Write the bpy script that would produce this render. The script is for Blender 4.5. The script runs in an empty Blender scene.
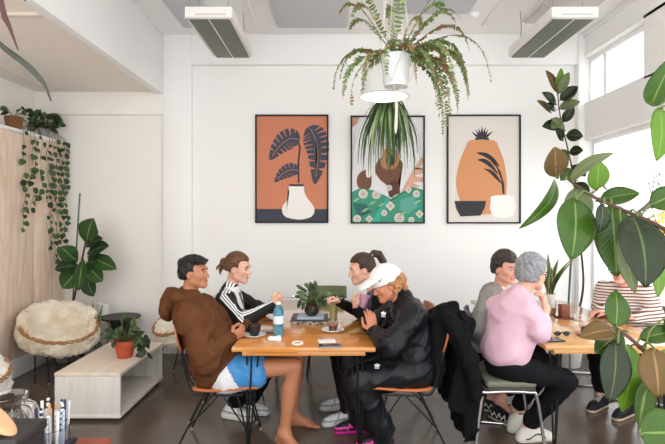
import bpy, bmesh, math, random
import numpy as np
from mathutils import Vector, Matrix
SC = bpy.context.scene
COL = SC.collection
F = 490.0; CX = 334.0; HY = 217.0; CH = 1.6        # camera: focal length in px, vanishing point, eye height
def W(px, py, Y):                                   # measured point of the photo at a known depth -> metres
    return np.array([(px-CX)*Y/F, Y, CH-(py-HY)*Y/F])
def V(*a): return np.array(a, dtype=float)
def nrm(v):
    v = np.asarray(v, float); return v/(np.linalg.norm(v)+1e-12)
rnd = random.Random(7)

# ------------------------------------------------------------------ materials
def lin(c):
    out = []
    for x in c[:3]:
        x = x/255.0
        out.append(x/12.92 if x <= 0.04045 else ((x+0.055)/1.055)**2.4)
    return (*out, 1.0)
_mats = {}
def M(name, c=(200,200,200), rough=0.6, metal=0.0, var=None, bump=None, coat=0.0, trans=0.0, ior=1.45,
      sheen=0.0, emit=None, spec=0.5, sss=0.0, stretch=None, alpha=None):
    """principled material; var=(scale, colour2, contrast) mottles the colour, bump=(scale, strength)"""
    if name in _mats: return _mats[name]
    m = bpy.data.materials.new(name); m.use_nodes = True
    nt = m.node_tree; b = nt.nodes['Principled BSDF']
    b.inputs['Base Color'].default_value = lin(c)
    b.inputs['Roughness'].default_value = rough
    b.inputs['Metallic'].default_value = metal
    b.inputs['Coat Weight'].default_value = coat
    b.inputs['Coat Roughness'].default_value = 0.12
    b.inputs['Transmission Weight'].default_value = trans
    b.inputs['IOR'].default_value = ior
    b.inputs['Sheen Weight'].default_value = sheen
    b.inputs['Specular IOR Level'].default_value = spec
    if sss:
        b.inputs['Subsurface Weight'].default_value = sss
        b.inputs['Subsurface Radius'].default_value = (0.012, 0.005, 0.003)
        b.inputs['Subsurface Scale'].default_value = 1.0
    if emit:
        b.inputs['Emission Color'].default_value = lin(emit[0]); b.inputs['Emission Strength'].default_value = emit[1]
    def coords(sc):
        tc = nt.nodes.new('ShaderNodeTexCoord'); mp = nt.nodes.new('ShaderNodeMapping')
        mp.inputs['Scale'].default_value = stretch or (1,1,1)
        nt.links.new(tc.outputs['Object'], mp.inputs['Vector'])
        n = nt.nodes.new('ShaderNodeTexNoise'); n.inputs['Scale'].default_value = sc
        n.inputs['Detail'].default_value = 4; n.inputs['Distortion'].default_value = 0.3
        nt.links.new(mp.outputs['Vector'], n.inputs['Vector']); return n
    if var:
        n = coords(var[0]); r = nt.nodes.new('ShaderNodeValToRGB')
        k = var[2] if len(var) > 2 else 0.2
        r.color_ramp.elements[0].position = 0.5-k; r.color_ramp.elements[1].position = 0.5+k
        r.color_ramp.elements[0].color = lin(c); r.color_ramp.elements[1].color = lin(var[1])
        nt.links.new(n.outputs['Fac'], r.inputs['Fac']); nt.links.new(r.outputs['Color'], b.inputs['Base Color'])
    if bump:
        n = coords(bump[0]); bp = nt.nodes.new('ShaderNodeBump')
        bp.inputs['Strength'].default_value = bump[1]; bp.inputs['Distance'].default_value = 0.01
        nt.links.new(n.outputs['Fac'], bp.inputs['Height']); nt.links.new(bp.outputs['Normal'], b.inputs['Normal'])
    _mats[name] = m
    return m

# ------------------------------------------------------------------ mesh builder
class MB:
    def __init__(s): s.v = []; s.f = []; s.m = []; s.uv = {}; s.n = 0
    def add(s, v, f, mat=0, uv=None):
        b = s.n
        s.v.extend([tuple(map(float, p)) for p in v]); s.n += len(v)
        for q in f: s.f.append(tuple(i+b for i in q)); s.m.append(mat)
        if uv is not None:
            for i, t in enumerate(uv): s.uv[b+i] = t
        return s
    def box(s, lo, hi, bev=0.0, mat=0, rot=None, segs=2):
        lo = np.minimum(np.array(lo, float), np.array(hi, float)); hi2 = np.maximum(np.array(lo), np.array(hi, float))
        c = (lo+hi2)/2; d = hi2-lo
        bm = bmesh.new(); bmesh.ops.create_cube(bm, size=1.0)
        for v in bm.verts: v.co = Vector((v.co.x*d[0], v.co.y*d[1], v.co.z*d[2]))
        if bev > 0: bmesh.ops.bevel(bm, geom=list(bm.edges), offset=min(bev, 0.48*min(d)), segments=segs, affect='EDGES', profile=0.5)
        bm.verts.ensure_lookup_table(); bm.verts.index_update()
        R = np.array(rot) if rot is not None else np.eye(3)
        s.add([R@np.array(v.co)+c for v in bm.verts], [[v.index for v in f.verts] for f in bm.faces], mat)
        bm.free(); return s
    def tube(s, path, r, n=10, mat=0, cap=True, closed=False):
        P = [np.array(p, float) for p in path]; k = len(P)
        rs = [r]*k if np.isscalar(r) else list(r)
        T = []
        for i in range(k):
            a = P[(i-1) % k] if (closed or i > 0) else P[i]
            b = P[(i+1) % k] if (closed or i < k-1) else P[i]
            T.append(nrm(b-a))
        ref = V(0,0,1) if abs(T[0][2]) < 0.9 else V(1,0,0)
        u = nrm(np.cross(T[0], ref)); vs = []
        for i in range(k):
            u = nrm(u-T[i]*np.dot(u, T[i])); w = np.cross(T[i], u)
            for j in range(n):
                a = 2*math.pi*j/n
                vs.append(P[i]+rs[i]*(math.cos(a)*u+math.sin(a)*w))
        fs = []
        for i in range(k if closed else k-1):
            for j in range(n):
                a = i*n+j; b = i*n+(j+1) % n; i2 = (i+1) % k
                fs.append((a, b, i2*n+(j+1) % n, i2*n+j))
        if cap and not closed:
            fs.append(tuple(range(n-1, -1, -1))); fs.append(tuple((k-1)*n+j for j in range(n)))
        return s.add(vs, fs, mat)
    def lathe(s, prof, c=(0,0,0), n=28, mat=0, axis=None):
        """prof: list of (radius, height); closed ends where radius is 0"""
        c = np.array(c, float); ax = nrm(axis) if axis is not None else V(0,0,1)
        ref = V(1,0,0) if abs(ax[0]) < 0.9 else V(0,1,0)
        u = nrm(np.cross(ax, ref)); w = np.cross(ax, u)
        vs = []; fs = []
        for (r, h) in prof:
            for j in range(n):
                a = 2*math.pi*j/n
                vs.append(c+ax*h+max(r, 1e-5)*(math.cos(a)*u+math.sin(a)*w))
        for i in range(len(prof)-1):
            for j in range(n):
                fs.append((i*n+j, i*n+(j+1) % n, (i+1)*n+(j+1) % n, (i+1)*n+j))
        return s.add(vs, fs, mat)
    def ell(s, c, rad, n=16, mat=0):
        pr = [(math.sin(math.pi*i/n), -math.cos(math.pi*i/n)) for i in range(n+1)]
        b = s.n; s.lathe(pr, (0,0,0), n*2, mat)
        for i in range(b, s.n):
            p = s.v[i]; s.v[i] = (c[0]+p[0]*rad[0], c[1]+p[1]*rad[1], c[2]+p[2]*rad[2])
        return s
    def poly(s, pts, mat=0): return s.add(pts, [tuple(range(len(pts)))], mat)
    def prism(s, pts, d, mat=0):
        n = len(pts); d = np.array(d, float); P = [np.array(p, float) for p in pts]
        fs = [tuple(range(n-1, -1, -1)), tuple(range(n, 2*n))]+[(i, (i+1) % n, n+(i+1) % n, n+i) for i in range(n)]
        return s.add(P+[p+d for p in P], fs, mat)
    def mesh(s, name, mats, off=(0,0,0), smooth=True):
        me = bpy.data.meshes.new(name)
        o = np.array(off, float)
        me.from_pydata([tuple(np.array(p)-o) for p in s.v], [], s.f)
        for m in mats: me.materials.append(m)
        me.polygons.foreach_set('material_index', s.m)
        if s.uv:
            L = me.uv_layers.new(name='UVMap')
            for l in me.loops: L.data[l.index].uv = s.uv.get(l.vertex_index, (0,0))
        bm = bmesh.new(); bm.from_mesh(me); bmesh.ops.recalc_face_normals(bm, faces=bm.faces); bm.to_mesh(me); bm.free()
        if smooth:
            me.polygons.foreach_set('use_smooth', [True]*len(me.polygons))
            try: me.set_sharp_from_angle(angle=math.radians(40))
            except Exception: pass
        me.update(); return me

def wloc(o):
    p = np.zeros(3)
    while o is not None: p = p+np.array(o.location); o = o.parent
    return p
def tag(o, label=None, cat=None, group=None, kind=None):
    if label: o['label'] = label
    if cat: o['category'] = cat
    if group: o['group'] = group
    if kind: o['kind'] = kind
    return o
def thing(name, label, cat, loc, group=None):
    o = bpy.data.objects.new(name, None); COL.objects.link(o); o.location = tuple(loc)
    o.empty_display_size = 0.05
    return tag(o, label, cat, group)
def obj(name, mb, mats, parent=None, origin=None, smooth=True):
    """one mesh object; built in metres of the room, stored relative to its parent's base"""
    if not isinstance(mats, (list, tuple)): mats = [mats]
    if parent is not None: off = wloc(parent)
    else: off = np.array(origin if origin is not None else (0,0,0), float)
    me = mb if isinstance(mb, bpy.types.Mesh) else mb.mesh(name, mats, off, smooth)
    o = bpy.data.objects.new(name, me); COL.objects.link(o)
    if parent is not None: o.parent = parent
    elif origin is not None: o.location = tuple(off)
    return o
def struct(name, mb, mats): return tag(obj(name, mb, mats), kind='structure')
def solid(o, t, matoff=0):
    md = o.modifiers.new('thickness', 'SOLIDIFY'); md.thickness = t; md.offset = 0; md.material_offset = matoff
    return o
def copy_thing(src, loc=None, rotz=None, label=None):
    def rec(o, par):
        c = o.copy(); COL.objects.link(c); c.parent = par
        for ch in list(o.children): rec(ch, c)
        return c
    c = rec(src, None)
    if loc is not None: c.location = tuple(loc)
    if rotz is not None: c.rotation_euler[2] = rotz
    if label: c['label'] = label
    return c
def spline(pts, n=24):
    P = [np.array(p, float) for p in pts]; P = [2*P[0]-P[1]]+P+[2*P[-1]-P[-2]]; out = []
    segs = len(P)-3
    for i in range(n+1):
        t = i/n*segs; k = min(int(t), segs-1); t -= k
        a, b, c, d = P[k:k+4]
        out.append(0.5*((2*b)+(c-a)*t+(2*a-5*b+4*c-d)*t*t+(3*b-a-3*c+d)*t**3))
    return out
def rotm(ax, a):
    return np.array(Matrix.Rotation(a, 3, Vector(ax)))

# ------------------------------------------------------------------ implicit surfaces (bodies, clothes, hair)
_T = np.random.RandomState(1234).rand(64, 64, 64).astype(np.float32)
def vnoise(x, y, z):
    x = np.asarray(x, np.float32); y = np.asarray(y, np.float32); z = np.asarray(z, np.float32)
    i, j, k = np.floor(x), np.floor(y), np.floor(z); u, v, w = x-i, y-j, z-k
    u = u*u*(3-2*u); v = v*v*(3-2*v); w = w*w*(3-2*w)
    i = i.astype(np.int32) & 63; j = j.astype(np.int32) & 63; k = k.astype(np.int32) & 63; I = (i+1) & 63; Jn = (j+1) & 63; K = (k+1) & 63
    l = lambda p, q, t: p+(q-p)*t
    return l(l(l(_T[i,j,k], _T[I,j,k], u), l(_T[i,Jn,k], _T[I,Jn,k], u), v), l(l(_T[i,j,K], _T[I,j,K], u), l(_T[i,Jn,K], _T[I,Jn,K], u), v), w)
class Field:
    def __init__(s, lo, hi, h, fine=(), hf=None):
        s.ax = []
        for k in range(3):
            x = lo[k]; a = [x]
            while x < hi[k]:
                st = h
                for (fl, fh) in fine:
                    if fl[k]-h < x < fh[k]+h: st = hf or h
                x += st; a.append(x)
            s.ax.append(np.array(a, np.float32))
        s.D = np.full([len(a) for a in s.ax], 0.5, np.float32); s.h = h
    def sub(s, lo, hi):
        sl = []
        for k in range(3):
            i = max(0, int(np.searchsorted(s.ax[k], lo[k]))-1); j = min(len(s.ax[k]), int(np.searchsorted(s.ax[k], hi[k]))+1)
            if j <= i: return None, None
            sl.append(slice(i, j))
        X = s.ax[0][sl[0]][:, None, None]; Y = s.ax[1][sl[1]][None, :, None]; Z = s.ax[2][sl[2]][None, None, :]
        return tuple(sl), (X, Y, Z)
    def apply(s, fn, lo, hi, k, op):
        pad = k+2.5*s.h
        sl, P = s.sub(np.array(lo)-pad, np.array(hi)+pad)
        if sl is None: return s
        d = fn(*P).astype(np.float32); a = s.D[sl]
        if op == '+':
            if k > 0:
                h = np.maximum(k-np.abs(a-d), 0)/k; s.D[sl] = np.minimum(a, d)-h*h*k*0.25
            else: s.D[sl] = np.minimum(a, d)
        else:
            d = -d
            if k > 0:
                h = np.maximum(k-np.abs(a-d), 0)/k; s.D[sl] = np.maximum(a, d)+h*h*k*0.25
            else: s.D[sl] = np.maximum(a, d)
        return s
    def cone(s, a, b, r1, r2=None, k=0.02, op='+'):
        a = np.array(a, float); b = np.array(b, float); r2 = r1 if r2 is None else r2
        ba = b-a; L = float(np.dot(ba, ba))+1e-12; R = max(r1, r2)
        def fn(X, Y, Z):
            x = X-a[0]; y = Y-a[1]; z = Z-a[2]
            t = np.clip((x*ba[0]+y*ba[1]+z*ba[2])/L, 0, 1)
            return np.sqrt((x-ba[0]*t)**2+(y-ba[1]*t)**2+(z-ba[2]*t)**2)-(r1+(r2-r1)*t)
        return s.apply(fn, np.minimum(a, b)-R, np.maximum(a, b)+R, k, op)
    def chain(s, pts, rs, k=0.02, op='+'):
        for i in range(len(pts)-1): s.cone(pts[i], pts[i+1], rs[i], rs[i+1], k, op)
        return s
    def ell(s, c, rad, R=None, k=0.02, op='+'):
        """R rows are the axes"""
        c = np.array(c, float); R = np.eye(3) if R is None else np.array(R, float); m = max(rad)
        def fn(X, Y, Z):
            x = X-c[0]; y = Y-c[1]; z = Z-c[2]
            q = [(R[i][0]*x+R[i][1]*y+R[i][2]*z) for i in range(3)]
            k0 = np.sqrt(sum((q[i]/rad[i])**2 for i in range(3))); k1 = np.sqrt(sum((q[i]/rad[i]**2)**2 for i in range(3)))
            return k0*(k0-1)/(k1+1e-9)
        return s.apply(fn, c-m, c+m, k, op)
    def box(s, c, half, R=None, r=0.01, k=0.02, op='+'):
        c = np.array(c, float); R = np.eye(3) if R is None else np.array(R, float); m = float(np.linalg.norm(half))
        def fn(X, Y, Z):
            x = X-c[0]; y = Y-c[1]; z = Z-c[2]
            q = [np.abs(R[i][0]*x+R[i][1]*y+R[i][2]*z)-(half[i]-r) for i in range(3)]
            out = np.sqrt(sum(np.maximum(t, 0)**2 for t in q))
            return out+np.minimum(np.maximum(np.maximum(q[0], q[1]), q[2]), 0)-r
        return s.apply(fn, c-m, c+m, k, op)
    def warp(s, fn):
        """add a displacement near the surface"""
        X = s.ax[0][:, None, None]; Y = s.ax[1][None, :, None]; Z = s.ax[2][None, None, :]
        idx = np.nonzero(np.abs(s.D) < 0.04)
        s.D[idx] += fn(s.ax[0][idx[0]], s.ax[1][idx[1]], s.ax[2][idx[2]]).astype(np.float32)
        return s
    def folds(s, amp=0.005, wl=0.06, seed=0, ax=(0.3, 0.2, 1), long=2.6, soft=0.25):
        """creases running across ax: ridged noise, long perpendicular to it"""
        a = nrm(ax); b = nrm(np.cross(a, V(0.31, 0.9, 0.17))); c = np.cross(a, b); o = seed*7.31
        def fn(x, y, z):
            p = (x*a[0]+y*a[1]+z*a[2])/wl+o; q = (x*b[0]+y*b[1]+z*b[2])/(wl*long)+o*1.7; w = (x*c[0]+y*c[1]+z*c[2])/(wl*long)-o
            p = p+1.6*vnoise(q*.9, w*.9, p*.35)
            n = vnoise(p, q, w); r = 1-np.abs(2*n-1); r2 = 1-np.abs(2*vnoise(p*1.9+5, q*1.8, w*1.8+3)-1)
            return -amp*((r*r-.35)*1.5+.45*(r2*r2-.35))*(1-soft+soft*2*vnoise(q*.7+9, w*.7, p*.2))
        return s.warp(fn)
    def grain(s, amp, wl, seed=0):
        """even, unordered bumps"""
        def fn(x, y, z):
            return amp*(2*vnoise(x/wl+seed, y/wl, z/wl)-1+.6*(2*vnoise(x/wl*2.1, y/wl*2.1+seed, z/wl*2.1)-1))
        return s.warp(fn)
    def mesh(s, smooth=2):
        D = s.D; D[0] = D[-1] = 0.5; D[:, 0] = D[:, -1] = 0.5; D[:, :, 0] = D[:, :, -1] = 0.5
        S = D < 0
        sl = [slice(0, -1), slice(1, None)]
        c = np.zeros([n-1 for n in D.shape], np.uint8)
        for i in (0, 1):
            for j in (0, 1):
                for k in (0, 1): c += S[sl[i], sl[j], sl[k]]
        act = (c > 0) & (c < 8)
        I = np.argwhere(act); vid = np.full(c.shape, -1, np.int32); vid[act] = np.arange(len(I))
        pos = np.zeros((len(I), 3)); cnt = np.zeros(len(I))
        gx = [s.ax[k] for k in range(3)]
        for axis in range(3):
            o1, o2 = [k for k in range(3) if k != axis]
            for e1 in (0, 1):
                for e2 in (0, 1):
                    A = I.copy(); A[:, o1] += e1; A[:, o2] += e2
                    B = A.copy(); B[:, axis] += 1
                    da = D[A[:, 0], A[:, 1], A[:, 2]]; db = D[B[:, 0], B[:, 1], B[:, 2]]
                    m = (da < 0) != (db < 0)
                    t = np.where(m, da/np.where(m, da-db, 1), 0)
                    for k in range(3):
                        pa = gx[k][A[:, k]]; pb = gx[k][B[:, k]]
                        pos[:, k] += np.where(m, pa+(pb-pa)*t, 0)
                    cnt += m
        pos /= np.maximum(cnt, 1)[:, None]
        Q = []
        for axis in range(3):
            a1, a2 = (axis+1) % 3, (axis+2) % 3
            lo = [slice(None)]*3; hi = [slice(None)]*3; lo[axis] = slice(0, -1); hi[axis] = slice(1, None)
            s0 = S[tuple(lo)]; s1 = S[tuple(hi)]
            E = np.argwhere(s0 != s1)
            E = E[(E[:, a1] > 0) & (E[:, a2] > 0)]
            def cell(d1, d2):
                C = E.copy(); C[:, a1] += d1; C[:, a2] += d2
                C = np.minimum(C, np.array(c.shape)-1)
                return vid[C[:, 0], C[:, 1], C[:, 2]]
            q = np.stack([cell(-1, -1), cell(0, -1), cell(0, 0), cell(-1, 0)], 1)
            fl = ~s0[E[:, 0], E[:, 1], E[:, 2]]
            q[fl] = q[fl][:, ::-1]
            Q.append(q[(q >= 0).all(1)])
        Q = np.concatenate(Q)
        for _ in range(smooth):
            acc = np.zeros_like(pos); n = np.zeros(len(pos))
            for a, b in ((0, 1), (1, 2), (2, 3), (3, 0)):
                np.add.at(acc, Q[:, a], pos[Q[:, b]]); np.add.at(n, Q[:, a], 1)
                np.add.at(acc, Q[:, b], pos[Q[:, a]]); np.add.at(n, Q[:, b], 1)
            pos = 0.45*pos+0.55*acc/np.maximum(n, 1)[:, None]
        return pos, Q
def fobj(name, fld, mats, parent, matfn=None, attr=None, smooth=2):
    """mesh object out of a field; matfn(centres)->material index, attr=dict name->fn(verts)"""
    if not isinstance(mats, (list, tuple)): mats = [mats]
    pos, Q = fld.mesh(smooth)
    off = wloc(parent) if parent is not None else np.zeros(3)
    me = bpy.data.meshes.new(name)
    me.vertices.add(len(pos)); me.vertices.foreach_set('co', (pos-off).astype(np.float32).ravel())
    me.loops.add(len(Q)*4); me.loops.foreach_set('vertex_index', Q.astype(np.int32).ravel())
    me.polygons.add(len(Q)); me.polygons.foreach_set('loop_start', np.arange(0, len(Q)*4, 4, dtype=np.int32))
    me.update(calc_edges=True)
    for m in mats: me.materials.append(m)
    if matfn is not None:
        me.polygons.foreach_set('material_index', matfn(pos[Q].mean(1)).astype(np.int32))
    me.polygons.foreach_set('use_smooth', np.ones(len(Q), bool))
    for k, fn in (attr or {}).items():
        A = me.attributes.new(k, 'FLOAT', 'POINT'); A.data.foreach_set('value', fn(pos).astype(np.float32))
    me.update()
    o = bpy.data.objects.new(name, me); COL.objects.link(o)
    if parent is not None: o.parent = parent
    return o
# ------------------------------------------------------------------ the setting
BW = 5.80; XR = 2.92; XL = -3.18; XLW = -3.5; ZC = 3.74; ZA = 3.07; YF = 0.4
wallm = M('white_wall_paint', (246,245,243), .75, bump=(60, .04))
alcm = M('cream_wall_paint', (247,243,237), .8, bump=(60, .04))
trimm = M('white_trim_paint', (248,248,247), .5)
# polished concrete
fm = M('polished_concrete', (96,80,68), .28, spec=.5); nt = fm.node_tree; b = nt.nodes['Principled BSDF']
tc = nt.nodes.new('ShaderNodeTexCoord')
def noise_node(sc, det=6, dist=.6):
    n = nt.nodes.new('ShaderNodeTexNoise'); n.inputs['Scale'].default_value = sc; n.inputs['Detail'].default_value = det; n.inputs['Distortion'].default_value = dist
    nt.links.new(tc.outputs['Object'], n.inputs['Vector']); return n
n1 = noise_node(1.1); n2 = noise_node(7)
r1 = nt.nodes.new('ShaderNodeValToRGB'); r1.color_ramp.elements[0].position = .3; r1.color_ramp.elements[1].position = .72
r1.color_ramp.elements[0].color = lin((82,68,58)); r1.color_ramp.elements[1].color = lin((106,94,84))
mx = nt.nodes.new('ShaderNodeMix'); mx.data_type = 'RGBA'; mx.blend_type = 'MULTIPLY'; mx.inputs['Factor'].default_value = .5
r2 = nt.nodes.new('ShaderNodeValToRGB'); r2.color_ramp.elements[0].color = (.75,.72,.69,1); r2.color_ramp.elements[1].color = (1.1,1.1,1.1,1)
nt.links.new(n1.outputs['Fac'], r1.inputs['Fac']); nt.links.new(n2.outputs['Fac'], r2.inputs['Fac'])
nt.links.new(r1.outputs['Color'], mx.inputs['A']); nt.links.new(r2.outputs['Color'], mx.inputs['B']); nt.links.new(mx.outputs['Result'], b.inputs['Base Color'])
rr = nt.nodes.new('ShaderNodeMapRange'); rr.inputs['To Min'].default_value = .10; rr.inputs['To Max'].default_value = .30
nt.links.new(n2.outputs['Fac'], rr.inputs['Value']); nt.links.new(rr.outputs['Result'], b.inputs['Roughness'])
struct('floor', MB().box((-3.7, YF, -.1), (XR+.2, BW+.2, 0)), fm)
struct('ceiling', MB().box((-2.0, YF, ZC), (XR+.2, BW+.2, ZC+.12)), M('ceiling_paint', (248,247,246), .85))
struct('ceiling_alcove', MB().box((-3.7, YF, ZA), (-2.1, BW+.2, ZA+.1)), M('alcove_ceiling_paint', (244,237,228), .85))
struct('trim_bulkhead', MB().box((-2.1, YF, ZA-.03), (-2.0, BW, ZC+.02), .006), trimm)
m = MB()
m.box((-3.7, BW, 0), (XR+.2, BW+.15, ZC+.1)); struct('wall_back', m, wallm)
m = MB().box((-3.6, BW-.012, 0), (-2.0, BW+.01, ZA)); struct('wall_back_alcove', m, alcm)
m = MB(); m.box((-2.0, BW-.07, 0), (-1.67, BW+.01, ZC), .006); struct('trim_pillar', m, trimm)
m = MB(); m.box((-1.67, BW-.07, 3.385), (XR, BW+.01, ZC), .006); struct('trim_header', m, trimm)
m = MB(); m.box((-3.6, BW-.06, 2.80), (-2.0, BW+.01, ZA), .006); struct('trim_alcove_header', m, alcm)
struct('wall_left', MB().box((-3.65, YF, 0), (XLW, BW, ZA)), alcm)
m = MB(); m.box((-3.285, YF, ZA-.012), (-3.265, BW, ZA+.01)); m.box((-3.5, 3.52, ZA-.02), (-2.1, 3.57, ZA+.01)); struct('trim_ceiling_battens', m, M('batten_paint', (228,220,208), .7))
# plywood lining with its white ledge
pm = M('plywood', (244,224,206), .6, var=(2.2, (232,202,180), .28), stretch=(1,.9,.5), bump=(20, .08))
nt = pm.node_tree; tc = nt.nodes.new('ShaderNodeTexCoord'); wv = nt.nodes.new('ShaderNodeTexNoise'); wv.inputs['Scale'].default_value = 9; wv.inputs['Distortion'].default_value = 1.6; wv.inputs['Detail'].default_value = 7
mp = nt.nodes.new('ShaderNodeMapping'); mp.inputs['Scale'].default_value = (1,1,.14); nt.links.new(tc.outputs['Object'], mp.inputs['Vector']); nt.links.new(mp.outputs['Vector'], wv.inputs['Vector'])
mx = nt.nodes.new('ShaderNodeMix'); mx.data_type = 'RGBA'; mx.inputs['Factor'].default_value = .5
rp = nt.nodes.new('ShaderNodeValToRGB'); rp.color_ramp.elements[0].position = .34; rp.color_ramp.elements[1].position = .62; rp.color_ramp.elements[0].color = lin((216,178,148)); rp.color_ramp.elements[1].color = lin((248,232,216))
nt.links.new(wv.outputs['Fac'], rp.inputs['Fac']); bs = nt.nodes['Principled BSDF']; old = bs.inputs['Base Color'].links[0].from_socket
nt.links.new(old, mx.inputs['A']); nt.links.new(rp.outputs['Color'], mx.inputs['B']); nt.links.new(mx.outputs['Result'], bs.inputs['Base Color'])
m = MB()
for y0, y1 in ((.4, 1.6), (1.6, 2.8), (2.8, 4.0), (4.0, 5.2), (5.2, BW-.012)): m.box((XLW, y0+.002, .18), (XL, y1-.002, 2.45), .002)
struct('wall_left_plywood', m, pm)
struct('trim_ledge', MB().box((XLW, .4, 2.45), (XL+.015, BW-.012, 2.485), .004), trimm)
struct('baseboard_left', MB().box((XLW, .4, 0), (XL+.012, BW-.012, .18), .004), M('baseboard_paint', (240,242,246), .55))
struct('baseboard_back', MB().box((-1.67, BW-.02, 0), (XR, BW+.01, .10), .004), trimm)
# right wall: clerestory lights above, shop window below
WY0 = 1.2; WZ0 = .25; WZ1 = 2.5; XO = XR+.16
m = MB()
m.box((XR, YF, 0), (XO, BW, WZ0)); m.box((XR, YF, WZ1), (XO, BW, 2.92)); m.box((XR, YF, 3.47), (XO, BW, ZC))
m.box((XR, BW-.08, WZ0), (XO, BW, WZ1))
m.box((XR, 3.96, 2.9), (XO, 4.62, 3.5)); m.box((XR, 2.6, 2.9), (XO, 3.06, 3.5)); m.box((XR, YF, 2.9), (XO, 1.5, 3.5)); m.box((XR, YF, WZ0), (XO, WY0, WZ1))
m.box((XR, 5.78, 2.9), (XO, BW, 3.5))
struct('wall_right', m, wallm)
struct('trim_corner', MB().box((XR-.07, BW-.09, 0), (XR+.01, BW+.01, ZC), .006), trimm)
struct('trim_right_cornice', MB().box((XR-.03, YF, ZC-.05), (XR+.01, BW-.09, ZC), .006), trimm)
glass = M('window_glass', (255,255,255), .0, trans=1.0, ior=1.0, spec=.2)
fr = M('window_frame_paint', (246,246,246), .45)
def window(name, y0, y1, z0, z1, mull, rails=(), fw=.05):
    m = MB(); x0, x1 = XO-.07, XO-.01
    m.box((x0, y0, z0), (x1, y1, z0+fw), .004); m.box((x0, y0, z1-fw), (x1, y1, z1), .004)
    for y in (y0, y1-fw): m.box((x0, y, z0+fw), (x1, y+fw, z1-fw), .004)
    for y in mull: m.box((x0, y-fw*.5, z0+fw), (x1, y+fw*.5, z1-fw), .004)
    for z in rails: m.box((x0+.01, y0+fw, z-.02), (x1-.01, y1-fw, z+.02), .004)
    o = struct(name, m, fr)
    g = obj('pane', MB().box((XO-.043, y0+fw*.6, z0+fw*.6), (XO-.037, y1-fw*.6, z1-fw*.6)), glass, o)
window('window_1', WY0, BW-.08, WZ0, WZ1, (2.4, 4.05))
window('window_2', 4.62, 5.78, 2.92, 3.47, (5.45,))
window('window_3', 3.06, 3.96, 2.92, 3.47, ())
window('window_4', 1.5, 2.6, 2.92, 3.47, ())
struct('trim_window_sill', MB().box((XR-.03, WY0, WZ0-.03), (XO-.07, BW-.08, WZ0), .004), trimm)
# outside: footpath, a building across the street, a bare street tree and shrubs
struct('ground_footpath', MB().box((XO, -6, -.15), (16, 16, -.02)), M('footpath_concrete', (196,194,190), .8, var=(3, (180,178,174), .3)))
b = thing('building', 'pale building across the street beyond the shop window', 'building', (12, 8, 0))
obj('wall', MB().box((12, 0, -.02), (12.4, 16, 1.9), .01), M('pale_render', (226,226,226), .8), b)
for y in (1.5, 4.2, 6.9, 9.6, 12.3):
    f_ = obj('window', MB().box((11.95, y, .7), (12.05, y+1.6, 1.6), .01), M('grey_frame', (150,156,164), .5), b)
    obj('pane', MB().box((11.93, y+.08, .78), (11.95, y+1.52, 1.52)), M('dark_pane', (120,130,140), .1), f_)
t = thing('tree', 'bare branched street tree outside the shop window', 'tree', (6.0, 10.4, 0))
tr = MB(); br = MB(); r_ = random.Random(5); bp = V(6.0, 10.4, 0)
tr.tube(spline([bp, bp+V(.05,.02,.7), bp+V(-.02,0,1.3)], 8), [.09-.004*i for i in range(9)], 8)
def grow(p, d, L, r, lev):
    q = p+d*L; mid = (p+q)/2+V(*(r_.gauss(0, .06*L) for _ in range(3)))
    br.tube(spline([p, mid, q], 5), [r*(1-.08*i) for i in range(6)], 5)
    if lev > 0:
        for k in range(3): grow(q if k < 2 else mid, nrm(d+V(r_.gauss(0,.55), r_.gauss(0,.55), r_.gauss(.05,.45))), L*r_.uniform(.6,.85), r*.6, lev-1)
for k in range(5):
    a = k*1.26; grow(bp+V(0,0,1.15), nrm(V(math.cos(a)*.8, math.sin(a)*.8, .9)), .75, .04, 4)
bk = M('grey_bark', (96,86,80), .85); obj('trunk', tr, bk, t); obj('branches', br, bk, t)
def shrub(name, label, c, rad, col, n, ls, seed, cat='shrub'):
    t = thing(name, label, cat, (c[0], c[1], 0)); r = random.Random(seed); m = MB(); s = MB()
    for k in range(7):
        e = V(c[0]+r.gauss(0, rad[0]*.4), c[1]+r.gauss(0, rad[1]*.4), c[2]+r.uniform(-.3,.6)*rad[2]); s.tube(spline([V(c[0],c[1],0), (V(c[0],c[1],0)+e)/2+V(r.gauss(0,.05), r.gauss(0,.05), 0), e], 5), .012, 5)
    for k in range(n):
        d = nrm(V(r.gauss(0,1), r.gauss(0,1), r.gauss(0,1))); p = np.array(c)+d*np.array(rad)*r.uniform(.55, 1)
        a = nrm(V(r.gauss(0,1), r.gauss(0,1), r.gauss(0,1))); bb = nrm(np.cross(a, d))*ls*.28; a = a*ls*.5
        m.add([p-a, p+bb, p+a, p-bb], [(0,1,2,3)])
    obj('foliage', m, M('foliage_'+name+str(seed), col, .7), t); obj('stems', s, M('twig_brown', (92,72,56), .8), t); return t
shrub('shrub', 'green shrub on the footpath outside the shop window', (7.6, 12.6, 1.2), (.75, .75, .55), (104,132,76), 500, .16, 3)
shrub('shrub', 'yellow leaved shrub outside, at the right edge of the shop window', (7.7, 11.0, 1.45), (.5, .5, .55), (232,190,60), 350, .13, 4)
f_ = thing('fence', 'white paling fence outside the shop window', 'fence', (5.2, 9, 0)); m = MB(); p = MB()
for y in np.arange(4, 15, .25): p.box((5.18, y, 0), (5.2, y+.12, .9))
m.box((5.2, 4, .25), (5.23, 15, .32)); m.box((5.2, 4, .7), (5.23, 15, .77))
obj('rails', m, M('white_fence_paint', (235,235,235), .6), f_); obj('palings', p, M('white_fence_paint'), f_)
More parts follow.
